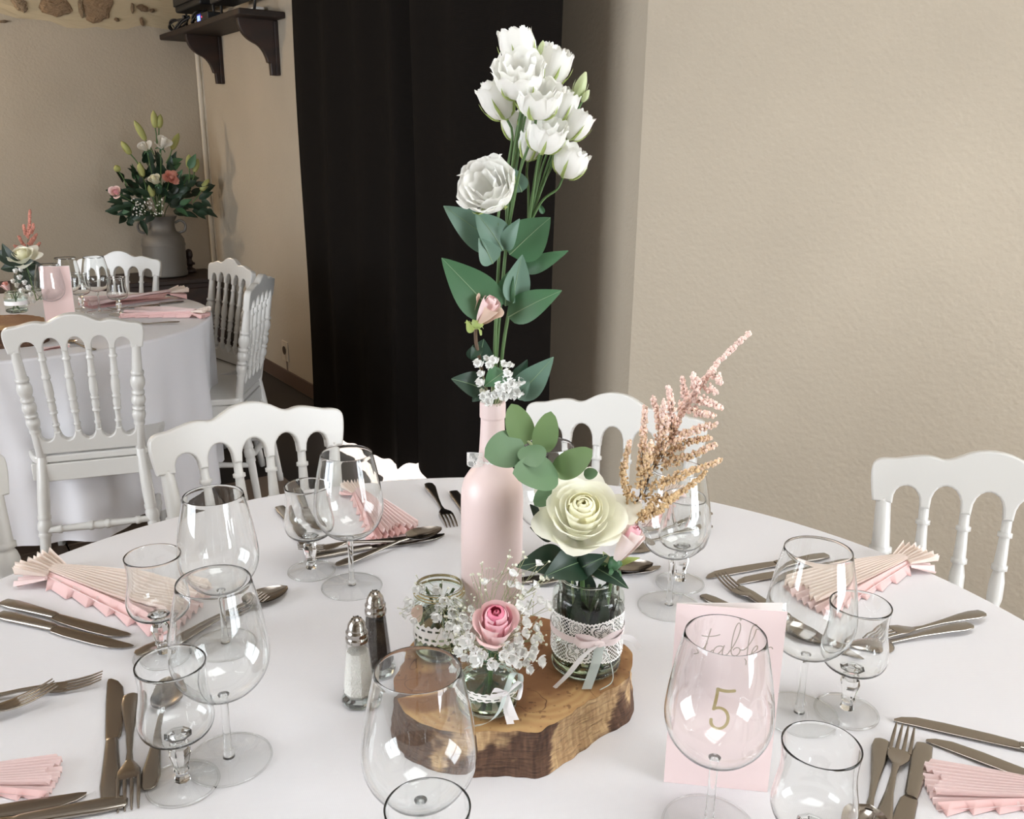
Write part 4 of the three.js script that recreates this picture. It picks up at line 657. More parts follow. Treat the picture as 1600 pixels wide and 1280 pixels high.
spray('single open white ruffled flower with large grey-green paired leaves below the bunch',
  [[-0.026, 1.3464, -0.945, -0.35, 0.55, 0.85, 0.029, 0.036, 14, 0.98]], [],
  [[[-0.0114, 1.2837, -0.98], [-0.075, 1.3285, -0.965], 0.043, [-0.2, 0.25, 1], M.leafGrey, { fold: 0.2, sag: -0.04 }],
   [[-0.012, 1.2815, -0.975], [-0.042, 1.3236, -0.965], 0.04, [0.5, 0.1, 1], M.leafGrey, { fold: 0.3, wave: 0.03 }], [[-0.0227, 1.2689, -0.965], [-0.0375, 1.2967, -0.955], 0.028, [0.3, 0.2, 1], M.leafGrey, { fold: 0.3 }],
   [[-0.005, 1.2775, -0.975], [0.0378, 1.3181, -0.965], 0.052, [0.25, 0.1, 1], M.leafMid, { fold: 0.15, sag: -0.06 }], [[-0.0092, 1.2834, -0.97], [0.0053, 1.3171, -0.955], 0.02, [-0.4, 0.2, 1], M.leafGrey, { fold: 0.3 }],
   [[-0.0175, 1.2111, -0.97], [-0.0767, 1.2754, -0.955], 0.052, [-0.1, 0.35, 1], M.leafMid, { fold: 0.12, sag: 0.05 }],
   [[-0.0056, 1.209, -0.975], [0.0519, 1.2418, -0.96], 0.036, [0.1, 0.45, 1], M.leafMid, { fold: 0.15, sag: 0.08 }],
   [[0.0106, 1.2578, -0.99], [0.0587, 1.2819, -0.98], 0.02, [0.1, 0.3, 1], M.leafMid, { fold: 0.2, sag: 0.08 }],
   [[-0.0009, 1.2255, -0.97], [0.0087, 1.2788, -0.965], 0.034, [0.4, 0, 1], M.leafGrey, { fold: 0.3, sag: -0.05 }], [[-0.0086, 1.2217, -0.975], [-0.0021, 1.263, -0.97], 0.026, [-0.5, 0, 1], M.leafMid, { fold: 0.3 }],
   [[0.0041, 1.1183, -0.97], [0.0444, 1.1707, -0.95], 0.036, [0.2, 0.4, 1], M.leafGrey, { fold: 0.15, sag: 0.05 }], [[0.0041, 1.1197, -0.965], [0.0191, 1.1443, -0.945], 0.016, [0.2, 0.4, 1], M.leafGrey, { fold: 0.3 }],
   [[-0.0312, 1.1282, -0.97], [-0.0673, 1.1434, -0.955], 0.032, [0, 0.6, 1], M.leafDark, { sag: 0.06 }], [[-0.0304, 1.1253, -0.97], [-0.0439, 1.1188, -0.95], 0.02, [0, 0.6, 1], M.leafDark, {}],
   [[-0.009, 1.1502, -0.96], [-0.0305, 1.1365, -0.95], 0.026, [0, 0.6, 1], M.leafMid, { sag: 0.1 }],
   [[-0.0385, 1.1543, -0.99], [-0.0326, 1.1821, -0.985], 0.034, [0, 0.1, 1], M.leafDark, {}], [[-0.0004, 1.1293, -0.99], [0.0165, 1.1592, -0.985], 0.02, [0.2, 0.1, 1], M.leafDark, {}]],
  [-0.0162, 1.2809, -0.98]);
{ // the faded rose low in the same bottle
  const o = thing('garden_rose', 'drooping faded pink and cream rose low in the pink bottle', 'rose', sprayBase.clone()), p = V(-0.0404, 1.2018, -0.965).sub(sprayBase), d = V(0.45, 0.75, 0.35).normalize();
  part('stem', tube([V(0, -0.03, 0), V(-0.035, 1.1513, -0.975).sub(sprayBase), p.clone().addScaledVector(d, -0.01).add(V(0.004, -0.008, 0)), p], 0.0022, 6, 14), M.stemBrown, o);
  aim(roseBloom(o, 0.029, 0.042, 9, [M.petalBlush, M.petalBlush, M.petalFaded], { open: 0.62, calyx: M.greenBud }), p, d, 0.6);
  const bp = sprayBase;
  leaf(o, V(-0.0365, 1.1769, -0.975).sub(bp).toArray(), V(-0.046, 1.1645, -0.965).sub(bp).toArray(), 0.014, [0, 0.2, 1], M.leafDark);
  leaf(o, V(-0.0448, 1.1953, -0.955).sub(bp).toArray(), V(-0.0498, 1.2111, -0.945).sub(bp).toArray(), 0.008, [0, 0.2, 1], M.greenBud);
}
gypsSpray('baby_breath', 'small white blossom cluster tucked into the mouth of the pink bottle', MOUTH.clone().add(V(0, -0.015, 0)),
  [[-0.0375, 1.1559, -0.965], [-0.0205, 1.1598, -0.965], [-0.0292, 1.1614, -0.97, 0.7], [-0.026, 1.1558, -0.96, 0.8], [-0.0106, 1.1563, -0.965, 0.8], [-0.0028, 1.1556, -0.965, 0.7], [-0.0337, 1.1463, -0.96, 0.8], [-0.0342, 1.1381, -0.955, 0.9], [-0.0061, 1.1486, -0.955, 0.9], [-0.022, 1.1476, -0.97], [-0.0157, 1.1366, -0.945], [-0.0087, 1.1353, -0.945], [-0.0032, 1.1391, -0.95], [0.0018, 1.1357, -0.955], [0.0081, 1.1395, -0.96, 0.8], [0.0068, 1.1313, -0.955], [-0.017, 1.1279, -0.945, 0.9], [-0.0247, 1.1263, -0.945], [-0.0303, 1.1248, -0.945], [-0.0266, 1.1219, -0.94, 0.9], [-0.0114, 1.1265, -0.945], [-0.0023, 1.1267, -0.95], [0.0026, 1.1297, -0.95], [-0.0328, 1.1286, -0.955, 0.6], [-0.0075, 1.1406, -0.955]],
  { size: 0.0067 });

// ---------- jars ----------
function jarShell(o, r, h, neck, lip, shoulder) {                     // a glass jar whose base is at the origin
  part('glass', lathe(smoothProfile([[r * 0.8, 0.003], [r * 0.96, 0.006], [r, 0.014], [r, h * 0.5], [r, h * shoulder], [lerp(r, neck, 0.5), h * (shoulder + 0.075)], [neck, h * (shoulder + 0.12)], [neck, h * 0.97], [neck, h]], 48), 56), M.jarGlass, o);
  part('base', lathe([[0, 0.0005], [r * 0.86, 0.0006], [r * 0.97, 0.005], [r * 0.98, 0.010], [r * 0.9, 0.0065], [0, 0.0045]], 48), M.jarBase, o);
  for (const y of lip) part('thread', ring(neck + 0.0006, 0.0013, h * y), M.jarGlass, o);
  part('rim', ring(neck, 0.0016, h), M.glass, o);
}
const sleeve = (r, y0, y1, a0 = 0) => grid(64, 4, (u, v) => { const a = a0 - u * 2 * Math.PI; return V(r * Math.cos(a), lerp(y0, y1, v), r * Math.sin(a)); });
const stemsIn = (o, r, y0, y1, n, mat) => { for (let i = 0; i < n; i++) { const a = i * 2.4, k = r * (0.3 + 0.6 * rnd()); part('cut_stem', tube([V(Math.cos(a + 2) * r * 0.7, y0, Math.sin(a + 2) * r * 0.7), V(0, (y0 + y1) / 2, 0), V(Math.cos(a) * k, y1, Math.sin(a) * k)], 0.0018, 5, 8), mat, o); } };
const bow = (o, p, mat, tails, loops, w) => {                         // a tied ribbon: loops and tails are lists of points from the knot
  part('knot', new THREE.SphereGeometry(w * 0.55, 12, 10).scale(1.1, 0.8, 0.6).translate(...p), mat, o);
  for (const t of tails) part('ribbon_tail', ribbonStrip([V(...p), ...t[0].map((q) => V(...q))], w, t[1] ?? V(0.8, 0.5, 0.1).normalize()), t[2] ?? mat, o);
  for (const l of loops) part('ribbon_loop', ribbonStrip([V(...p), ...l[0].map((q) => V(...q)), V(...p)], w, l[1] ?? V(0.2, 0.9, 0.3).normalize(), 30), l[2] ?? mat, o);
};
const JY = LOGTOP + 0.0006, JL = V(0.091, JY, -0.931), JF = V(-0.021, JY, -0.849), JB = V(-0.083, JY, -0.955);
{ // the tall lace jar
  const j = thing('glass_jar', 'glass jar wrapped in wide white lace and a pink ribbon, holding the cream rose', 'jar', JL.clone(), 0), r = 0.0415, h = 0.116;
  jarShell(j, r, h, 0.0335, [0.90, 0.945], 0.79);
  part('water', lathe([[0, 0.008], [r * 0.88, 0.008], [r * 0.955, 0.014], [r * 0.955, 0.024], [0, 0.024]], 40), M.water, j);
  part('lace_band', sleeve(r + 0.0009, 0.021, 0.083), M.lace, j);
  part('ribbon_band', sleeve(r + 0.0016, 0.051, 0.0595), M.ribbonPink, j);
  stemsIn(j, 0.024, 0.012, 0.1, 6, M.stemDark);
  bow(j, [0.010, 0.055, r + 0.003], M.ribbonPink,
    [[[[-0.008, 0.042, r + 0.009], [-0.024, 0.018, r + 0.008], [-0.040, -0.003, r + 0.005]], V(0.72, 0.5, 0.45).normalize(), M.ribbonWhite], [[[0.008, 0.038, r + 0.006], [0.003, 0.018, r + 0.007], [-0.003, 0.002, r + 0.012]], V(0.97, 0.1, 0.1).normalize(), M.ribbonMint], [[[0.032, 0.060, r - 0.002], [0.048, 0.052, r - 0.012], [0.060, 0.034, r - 0.018]], V(0.25, 0.85, 0.45).normalize(), M.ribbonWhite]],
    [[[[-0.004, 0.064, r + 0.008], [-0.018, 0.062, r + 0.004], [-0.012, 0.056, r + 0.008]], V(0.1, 0.9, 0.3).normalize()], [[[0.022, 0.066, r + 0.006], [0.036, 0.064, r - 0.004], [0.028, 0.057, r + 0.002]], V(0.1, 0.9, 0.3).normalize()]], 0.0112);
  part('thread_loop', tube([V(0.014, 0.052, r + 0.004), V(0.024, 0.03, r + 0.004), V(0.026, 0.008, r + 0.006), V(0.012, 0.001, r + 0.012)], 0.0006, 5, 20), M.ribbonMint, j);
}
{ // the small front jar
  const j = thing('glass_jar', 'small rounded glass jar with white ribbon, holding the bright pink rosebud', 'jar', JF.clone()), r = 0.0315, h = 0.066;
  jarShell(j, r, h, 0.025, [0.93], 0.72);
  part('water', lathe([[0, 0.007], [r * 0.88, 0.007], [r * 0.95, 0.013], [r * 0.95, h * 0.42], [0, h * 0.42]], 36), M.water, j);
  part('lace_band', sleeve(r + 0.0008, 0.023, 0.035), M.laceFine, j); stemsIn(j, 0.02, 0.01, 0.064, 5, M.stemDark);
  bow(j, [0.018, 0.034, r - 0.002], M.ribbonWhite,
    [[[[0.023, 0.022, r + 0.004], [0.029, 0.006, r + 0.004]], V(0.95, 0.2, 0.1).normalize()], [[[0.020, 0.018, r + 0.003], [0.024, 0.001, r + 0.004]], V(0.95, 0.2, 0.1).normalize()], [[[0.012, 0.018, r + 0.006], [0.0, 0.004, r + 0.006], [-0.018, 0.0, r + 0.008]], V(0.6, 0.6, 0.3).normalize(), M.ribbonMint]],
    [[[[0.030, 0.047, r - 0.001], [0.034, 0.048, r - 0.004], [0.031, 0.03, r + 0.001]], V(0.5, 0.2, 0.8).normalize()], [[[0.006, 0.043, r + 0.006], [0.003, 0.036, r + 0.006]], V(0.3, 0.9, 0.3).normalize()], [[[0.027, 0.056, r - 0.006], [0.033, 0.055, r - 0.006], [0.032, 0.042, r - 0.004]], V(0.7, 0.2, 0.6).normalize(), M.ribbonMint]], 0.008);
}
{ // the jar at the back left
  const j = thing('glass_jar', 'open glass jar with wire round its rim, left of the pink rosebud', 'jar', JB.clone()), r = 0.031, h = 0.088;
  jarShell(j, r, h, 0.027, [0.9], 0.8);
  part('water', lathe([[0, 0.007], [r * 0.88, 0.007], [r * 0.95, 0.013], [r * 0.95, h * 0.55], [0, h * 0.55]], 36), M.water, j);
  part('lace_band', sleeve(r + 0.0008, 0.024, 0.052, 1), M.laceFine, j);
  for (let i = 0; i < 4; i++) part('rim_wire', new THREE.TorusGeometry(0.0285 + 0.0005 * i, 0.0007, 6, 48).rotateX(Math.PI / 2 + 0.05 * Math.sin(i * 2)).translate(0, h - 0.001 - i * 0.0024, 0), M.wire, j);
  stemsIn(j, 0.02, 0.012, 0.084, 5, M.stemDark);
  part('dried_petal', leafGeo(V(-0.026, 0.052, 0.018), V(-0.018, 0.076, 0.026), 0.016, V(-0.6, 0.2, 1), { round: true }), M.petalFaded, j);
  part('leaf', leafGeo(V(0.012, 0.052, 0.026), V(0.019, 0.084, 0.024), 0.012, V(0.1, 0.2, 1)), M.leafDark, j);
}
{ // cream rose with its dark leaves
  const base = JL.clone().add(V(-0.006, 0.075, 0.0)), p = V(0.0764, 0.98, -0.915).sub(base), d = V(0.02, 0.84, 0.54).normalize();
  const o = thing('garden_rose', 'very large open cream rose in the lace jar', 'rose', base), at = (a) => V(...a).sub(base).toArray();
  part('stem', tube([V(0, -0.05, 0), V(0, 0.01, 0.0), p.clone().addScaledVector(d, -0.004)], 0.0028, 7, 12), M.stem, o);
  aim(roseBloom(o, 0.064, 0.064, 26, [M.petalCreamDeep, M.petalCream, M.petalCream, M.petalCream], { open: 1 }), p.clone().addScaledVector(d, -0.004), d, 1.35);
  leaf(o, at([0.0655, 0.9424, -0.915]), at([0.0065, 0.9516, -0.885]), 0.042, [0, 0.7, 0.7], M.leafDark, { sag: 0.12 });
  leaf(o, at([0.0824, 0.9507, -0.905]), at([0.0358, 0.95, -0.865]), 0.045, [0.1, 0.6, 0.8], M.leafDark, { sag: 0.12 });
  leaf(o, at([0.0447, 0.9828, -0.925]), at([0.0211, 1.0127, -0.915]), 0.02, [0, 0.3, 1], M.leafBlack, { sag: 0.1 });
  leaf(o, at([0.0491, 0.9726, -0.92]), at([0.0215, 0.9875, -0.91]), 0.02, [0, 0.5, 1], M.leafBlack, { sag: 0.1 });
  leaf(o, at([0.0856, 0.9485, -0.9]), at([0.1293, 0.93, -0.88]), 0.022, [0.2, 0.6, 0.8], M.leafDark, { sag: 0.12 });
  leaf(o, at([0.0728, 0.943, -0.895]), at([0.1059, 0.9668, -0.885]), 0.026, [0, 0.6, 0.8], M.leafDark, { sag: 0.1 });
  for (let i = 0; i < 34; i++) { const a = i * 0.9 + 0.2, q = 0.027 + 0.008 * (i % 2); leaf(o, [Math.cos(a) * 0.018 + 0.006, -0.046 + 0.025 * (i % 3), Math.sin(a) * 0.018], [Math.cos(a) * q + 0.006, 0.026 + 0.012 * Math.sin(i * 3), Math.sin(a) * q], 0.0219, [Math.cos(a), 0.1, Math.sin(a)], i % 4 ? M.leafBlack : M.leafDark, { fold: 0.1 }); }
}
{ // blush rose on the right
  const base = JL.clone().add(V(0.01, 0.08, 0)), p = V(0.112, 0.9548, -0.885).sub(base), d = V(0.42, 0.88, 0.12).normalize(), o = thing('garden_rose', 'pale blush pink rose nodding right beneath the large cream rose', 'rose', base), at = (a) => V(...a).sub(base).toArray();
  part('stem', tube([V(0, -0.05, 0), V(0.01, 0.0, 0.01), p], 0.0022, 6, 12), M.stem, o);
  aim(roseBloom(o, 0.033, 0.056, 9, [M.petalPink, M.petalPale, M.petalPale], { open: 0.5 }), p, d, 2);
  leaf(o, at([0.1118, 0.9458, -0.9]), at([0.1422, 0.9595, -0.895]), 0.01, [0, 0.7, 0.6], M.greenBud, { sag: 0.1 }); leaf(o, at([0.1097, 0.9458, -0.9]), at([0.1002, 0.9713, -0.885]), 0.012, [0.2, 0.3, 1], M.greenPale);
}
{ // eucalyptus sprig
  const base = JL.clone().add(V(-0.012, 0.08, -0.01)), o = thing('eucalyptus_sprig', 'eucalyptus sprig with broad round green leaves overlapping the pink bottle', 'foliage', base), at = (a) => V(...a).sub(base).toArray(), Z = -0.915;
  part('stem', tube([V(0, -0.05, 0), V(...at([0.0584, 1.0132, -0.93])), V(...at([0.0341, 1.0655, -0.92])), V(...at([0.017, 1.0867, -0.915]))], 0.0017, 6, 18), M.greenPale, o);
  const L = [[[0.0157, 1.0823, -0.915], [-0.0008, 1.1301, -0.905], 0.029, [0.1, 0.1, 1], M.eucalyptus], [[0.0324, 1.0724, -0.915], [0.0409, 1.1238, -0.9], 0.027, [-0.1, 0.1, 1], M.eucalyptus], [[0.0135, 1.084, -0.91], [-0.0283, 1.0759, -0.89], 0.04, [-0.1, 0.45, 1], M.eucalyptusDeep], [[0.0182, 1.0843, -0.905], [0.0262, 1.0689, -0.88], 0.03, [0.1, 0.5, 1], M.eucalyptusDeep], [[0.0466, 1.0494, -0.91], [0.0845, 1.0861, -0.89], 0.029, [0.1, 0.4, 1], M.eucalyptus], [[0.0505, 1.0514, -0.905], [0.0016, 1.0652, -0.87], 0.04, [-0.1, 0.6, 0.8], M.eucalyptusDeep], [[0.0785, 1.0499, -0.91], [0.0931, 1.0549, -0.905], 0.012, [0.1, 0.4, 1], M.eucalyptusDeep], [[0.044, 1.0733, -0.93], [0.0269, 1.0892, -0.93], 0.02, [0, 0.2, 1], M.leafBlack], [[0.0476, 1.0307, -0.92], [0.0259, 1.0134, -0.91], 0.02, [0, 0.4, 1], M.eucalyptusDeep]];
  for (const [b, t, w, f, m] of L) leaf(o, at(b), at(t), w, f, m, { round: true, sag: 0.05, fold: 0.08, nu: 8 });
}
// astilbe plume: main stem, branches, and tiny florets
function plume(label, base, main, branches, { low, high, fr = 0.0018, dens = 1, thick = 0.001, group } = {}) {
  const o = thing('astilbe_plume', label, 'flowers', base.clone(), 0, group), P = (a) => V(...a).sub(base), tubes = [tube([V(0, -0.05, 0), ...main.map(P)], (t) => lerp(thick * 1.5, thick * 0.3, t), 5, 24)], dots = [];
  const run = (pts, share, spread0, spread1, rate) => {
    const c = new THREE.CatmullRomCurve3(pts), L = c.getLength(), n = Math.round(L * rate * dens);
    for (let i = 0; i < n; i++) { const t = lerp(share, 1, (i + rnd()) / n), p = c.getPoint(t), s = lerp(spread0, spread1, t), a = rnd() * 6.283, b = Math.acos(rr(-1, 1)); dots.push([p.add(V(Math.sin(b) * Math.cos(a), Math.cos(b), Math.sin(b) * Math.sin(a)).multiplyScalar(s * Math.cbrt(rnd()))), rr(0.7, 1.25) * fr]); }
  };
  run(main.map(P), 0.45, 0.006, 0.0022, 1900);
  for (const b of branches) { const q = b.map(P); tubes.push(tube(q, thick * 0.45, 4, 8)); run(q, 0.08, 0.0075, 0.0025, 2600); }
  part('stem', join(tubes), M.stemBrown, o);
  const im = new THREE.InstancedMesh(new THREE.IcosahedronGeometry(1, 0), std('#ffffff', 0.8), dots.length), mt = new THREE.Matrix4(), cA = new THREE.Color().setRGB(...low), cB = new THREE.Color().setRGB(...high), c = new THREE.Color(); im.name = 'florets'; im.userData.kind = 'stuff';
  const y0 = Math.min(...dots.map((d) => d[0].y)), y1 = Math.max(...dots.map((d) => d[0].y));
  dots.forEach(([p, r], i) => { im.setMatrixAt(i, mt.makeScale(r, r * 1.2, r).setPosition(p)); im.setColorAt(i, c.copy(cA).lerp(cB, smooth(0.25, 0.7, (p.y - y0) / (y1 - y0) + rr(-0.12, 0.12))).multiplyScalar(rr(0.8, 1.15))); });
  o.add(im); return o;
}
plume('feathery astilbe plume, tan below and dusty pink at its long tip', V(0.1227, 0.9566, -0.92),
  [[0.1303, 0.9932, -0.92], [0.1447, 1.0276, -0.92], [0.1545, 1.0532, -0.92], [0.1683, 1.0785, -0.92], [0.1804, 1.1156, -0.92], [0.1938, 1.1399, -0.92], [0.2132, 1.1703, -0.92], [0.2471, 1.2071, -0.92]],
  [[[0.1422, 1.0223, -0.92], [0.1404, 1.0815, -0.91], [0.1407, 1.1272, -0.91]], [[0.1372, 1.0109, -0.92], [0.1221, 1.0464, -0.915], [0.1264, 1.0885, -0.91]], [[0.1533, 1.0502, -0.92], [0.1596, 1.0986, -0.925], [0.1513, 1.133, -0.925]], [[0.1607, 1.0673, -0.92], [0.1613, 1.1085, -0.905], [0.1575, 1.1366, -0.9]], [[0.1716, 1.0931, -0.92], [0.1692, 1.1248, -0.91], [0.1627, 1.1512, -0.905]], [[0.1811, 1.1163, -0.92], [0.1858, 1.1335, -0.93], [0.1816, 1.1548, -0.93]], [[0.192, 1.1364, -0.92], [0.193, 1.1531, -0.91], [0.1882, 1.1634, -0.91]],
   [[0.1699, 1.0858, -0.92], [0.1935, 1.104, -0.905], [0.2148, 1.1122, -0.9]], [[0.1608, 1.0651, -0.92], [0.1962, 1.0828, -0.93], [0.2194, 1.0859, -0.935]], [[0.157, 1.0577, -0.92], [0.1931, 1.0735, -0.91], [0.2177, 1.0886, -0.905]], [[0.1475, 1.0292, -0.92], [0.1823, 1.0552, -0.9], [0.2209, 1.0753, -0.89]], [[0.1424, 1.0185, -0.92], [0.178, 1.0289, -0.905], [0.208, 1.0584, -0.9]], [[0.1364, 0.9971, -0.92], [0.1574, 1.012, -0.9], [0.1793, 1.0351, -0.895]], [[0.1909, 1.1328, -0.92], [0.2047, 1.1352, -0.905], [0.2188, 1.1298, -0.9]], [[0.202, 1.1492, -0.92], [0.2096, 1.1464, -0.91], [0.2139, 1.1457, -0.905]], [[0.2103, 1.1647, -0.92], [0.2152, 1.1604, -0.91], [0.2184, 1.1535, -0.91]], [[0.1861, 1.1221, -0.92], [0.1988, 1.1232, -0.905], [0.2114, 1.1213, -0.9]], [[0.1331, 0.994, -0.92], [0.1411, 1.0051, -0.905], [0.1549, 1.0194, -0.9]], [[0.1508, 1.045, -0.92], [0.1457, 1.0724, -0.905], [0.148, 1.0922, -0.9]]],
  { low: [0.66, 0.47, 0.26], high: [0.86, 0.64, 0.57], fr: 0.0016 });
{ // pink rose in the small front jar
  const base = JF.clone().add(V(0, 0.05, 0)), p = V(-0.0168, 0.8827, -0.835).sub(base), d = V(0.06, 0.86, 0.5).normalize(), o = thing('garden_rose', 'bright pink spiral rosebud among white blossom in the small front jar', 'rose', base);
  part('stem', tube([V(0, -0.04, 0), p], 0.0024, 6, 8), M.stem, o);
  aim(roseBloom(o, 0.035, 0.076, 15, [M.petalDeep, M.petalPink, M.petalPink, M.petalBlush, M.petalBlush], { open: 0.72, tight: 0.16 }), p, d, 0.4);
}
const cluster = (list, z, jit = 0.012) => list.map(([x, y, k = 1]) => [x, y, z + rr(-jit, jit), k]);
gypsSpray('baby_breath', 'thick white blossom cluster around the bright pink rose', JF.clone().add(V(0, 0.058, 0)),
  [[0.0153, 0.9054, -0.845, 1.1], [0.0257, 0.8966, -0.85], [0.023, 0.8879, -0.84, 1.1], [0.0139, 0.9028, -0.83], [0.0292, 0.8888, -0.845, 0.9], [0.0066, 0.8981, -0.825, 1.1], [0.0114, 0.8877, -0.82, 1.2], [0.0209, 0.8802, -0.825], [0.0002, 0.8862, -0.81, 1.3], [0.0075, 0.8772, -0.815, 0.9], [0.0198, 0.865, -0.825, 0.9], [0.0312, 0.8712, -0.83, 1.1], [0.0237, 0.881, -0.835], [-0.0179, 0.8863, -0.8, 1.1], [-0.0316, 0.8905, -0.8, 1.3], [-0.0443, 0.8966, -0.82, 1.2], [-0.0359, 0.8961, -0.81, 0.9], [-0.0521, 0.8997, -0.84, 0.9], [-0.007, 0.8953, -0.8, 0.9], [0.0031, 0.9043, -0.84, 0.9], [0.0076, 0.9214, -0.85, 1.1], [0.008, 0.9386, -0.86, 0.9], [-0.0001, 0.94, -0.86, 0.9], [0.015, 0.9312, -0.86, 0.8], [0.0179, 0.9175, -0.86, 0.8], [0.0302, 0.9223, -0.86, 1.0], [0.0385, 0.9163, -0.86, 1.1], [0.0257, 0.9404, -0.86, 0.9], [0.0024, 0.9535, -0.86, 0.9], [0.0323, 0.9495, -0.86, 0.6], [-0.026, 0.9426, -0.86, 0.9], [-0.0328, 0.953, -0.86, 0.4], [-0.0012, 0.9687, -0.87, 0.5], [0.0158, 0.9689, -0.87, 0.4], [0.0296, 0.9609, -0.87, 0.8], [0.0386, 0.9478, -0.865, 0.5], [0.0109, 0.9293, -0.855, 0.6], [-0.0502, 0.8806, -0.83, 1], [-0.0277, 0.8964, -0.8, 1], [0.0165, 0.914, -0.85, 0.7], [0.0317, 0.9028, -0.85, 0.5], [0.0332, 0.8889, -0.845, 0.5], [-0.0032, 0.895, -0.815, 1.1], [0.0047, 0.8921, -0.82, 1.1], [-0.0402, 0.8974, -0.83, 1], [0.0156, 0.8757, -0.82, 0.8]],
  { size: 0.0067, buds: 2 });
gypsSpray('baby_breath', 'wiry brownish dried sprig rising in front of the pink bottle', JF.clone().add(V(-0.004, 0.06, -0.01)),
  [[-0.0259, 0.9406, -0.9, 0.28], [-0.0174, 0.9407, -0.9, 0.28], [-0.0088, 0.9354, -0.9, 0.28], [-0.04, 0.9326, -0.9, 0.28], [-0.0118, 0.9486, -0.9, 0.22], [-0.04, 0.9232, -0.9, 0.22], [-0.0419, 0.9116, -0.895, 0.3], [-0.0466, 0.9064, -0.89, 0.3], [-0.0504, 0.9154, -0.895, 0.25], [-0.0381, 0.9104, -0.89, 0.3], [-0.0223, 0.9415, -0.9, 0.25]],
  { size: 0.006, buds: 1, bend: 0.25, thin: 0.5 });
gypsSpray('baby_breath', 'white blossom spilling over the wire-rimmed jar', JB.clone().add(V(0, 0.075, 0)),
  [[-0.105, 0.8933, -0.94, 1.1], [-0.0998, 0.8958, -0.94, 0.8], [-0.0839, 0.8901, -0.945, 1.1], [-0.1123, 0.8837, -0.93, 1.2], [-0.1147, 0.8754, -0.93, 0.9], [-0.0738, 0.8913, -0.92, 1.2], [-0.0643, 0.8915, -0.92, 1.2], [-0.0651, 0.8887, -0.9, 1.3], [-0.1071, 0.8663, -0.92, 0.9], [-0.0809, 0.8828, -0.9, 1.1], [-0.0594, 0.884, -0.89, 1], [-0.0517, 0.8945, -0.88, 1], [-0.0673, 0.884, -0.88, 1], [-0.0554, 0.8845, -0.87, 1.1], [-0.047, 0.8901, -0.87, 0.9], [-0.0579, 0.8733, -0.865, 0.8], [-0.0466, 0.8824, -0.85, 1.2], [-0.0709, 0.8721, -0.88, 0.8], [-0.0584, 0.851, -0.85, 0.9], [-0.1186, 0.8654, -0.93, 0.7], [-0.0433, 0.9041, -0.88, 0.7], [-0.0403, 0.8975, -0.875, 0.8], [-0.0804, 0.8831, -0.92, 0.9], [-0.0475, 0.8699, -0.84, 0.9]],
  { size: 0.0067, buds: 2 });

// ---------- salt and pepper ----------
function shaker(label, fill, mat, x, z, turn) {
  const o = thing('shaker', label, 'shaker', V(x, TY, z), turn, 'glass salt and pepper shakers'), n = 8;
  const g = (pts) => { const k = lathe(pts, n).toNonIndexed(); k.computeVertexNormals(); return k; };
  part('glass_body', g([[0, 0.0005], [0.019, 0.0005], [0.0215, 0.004], [0.0212, 0.009], [0.019, 0.016], [0.0125, 0.082], [0.0118, 0.086]]), M.thinGlass, o);
  part('base_glass', g([[0, 0.001], [0.018, 0.001], [0.0205, 0.004], [0.0202, 0.0085], [0.016, 0.012], [0, 0.011]]), M.jarBase, o);
  part('contents', g([[0, 0.0115], [0.0155, 0.0122], [0.0178, 0.017], [lerp(0.0178, 0.0118, fill), lerp(0.017, 0.08, fill)], [0, lerp(0.017, 0.083, fill)]]), mat, o);
  part('cap', lathe([[0.0128, 0.083], [0.0134, 0.0835], [0.0134, 0.088], [0.0120, 0.0885], [0.0118, 0.0915], [0.0128, 0.0922], [0.0130, 0.0955], [0.0118, 0.0965], [0.0112, 0.0985], [0.0102, 0.105], [0.0068, 0.1105], [0.003, 0.1135], [0, 0.114]], 28), M.chrome, o);
  for (let i = 0; i < 6; i++) { const a = i * 1.047; part('hole', new THREE.SphereGeometry(0.0009, 8, 6).translate(Math.cos(a) * 0.005, 0.1122, Math.sin(a) * 0.005), M.black, o); }
}
shaker('salt shaker, faceted glass full of white salt with a steel cap', 0.84, M.salt, -0.1772, -0.9279, 0.35);
shaker('pepper shaker, faceted glass full of dark pepper with a steel cap', 0.97, M.pepper, -0.1653, -0.9922, 0.2);

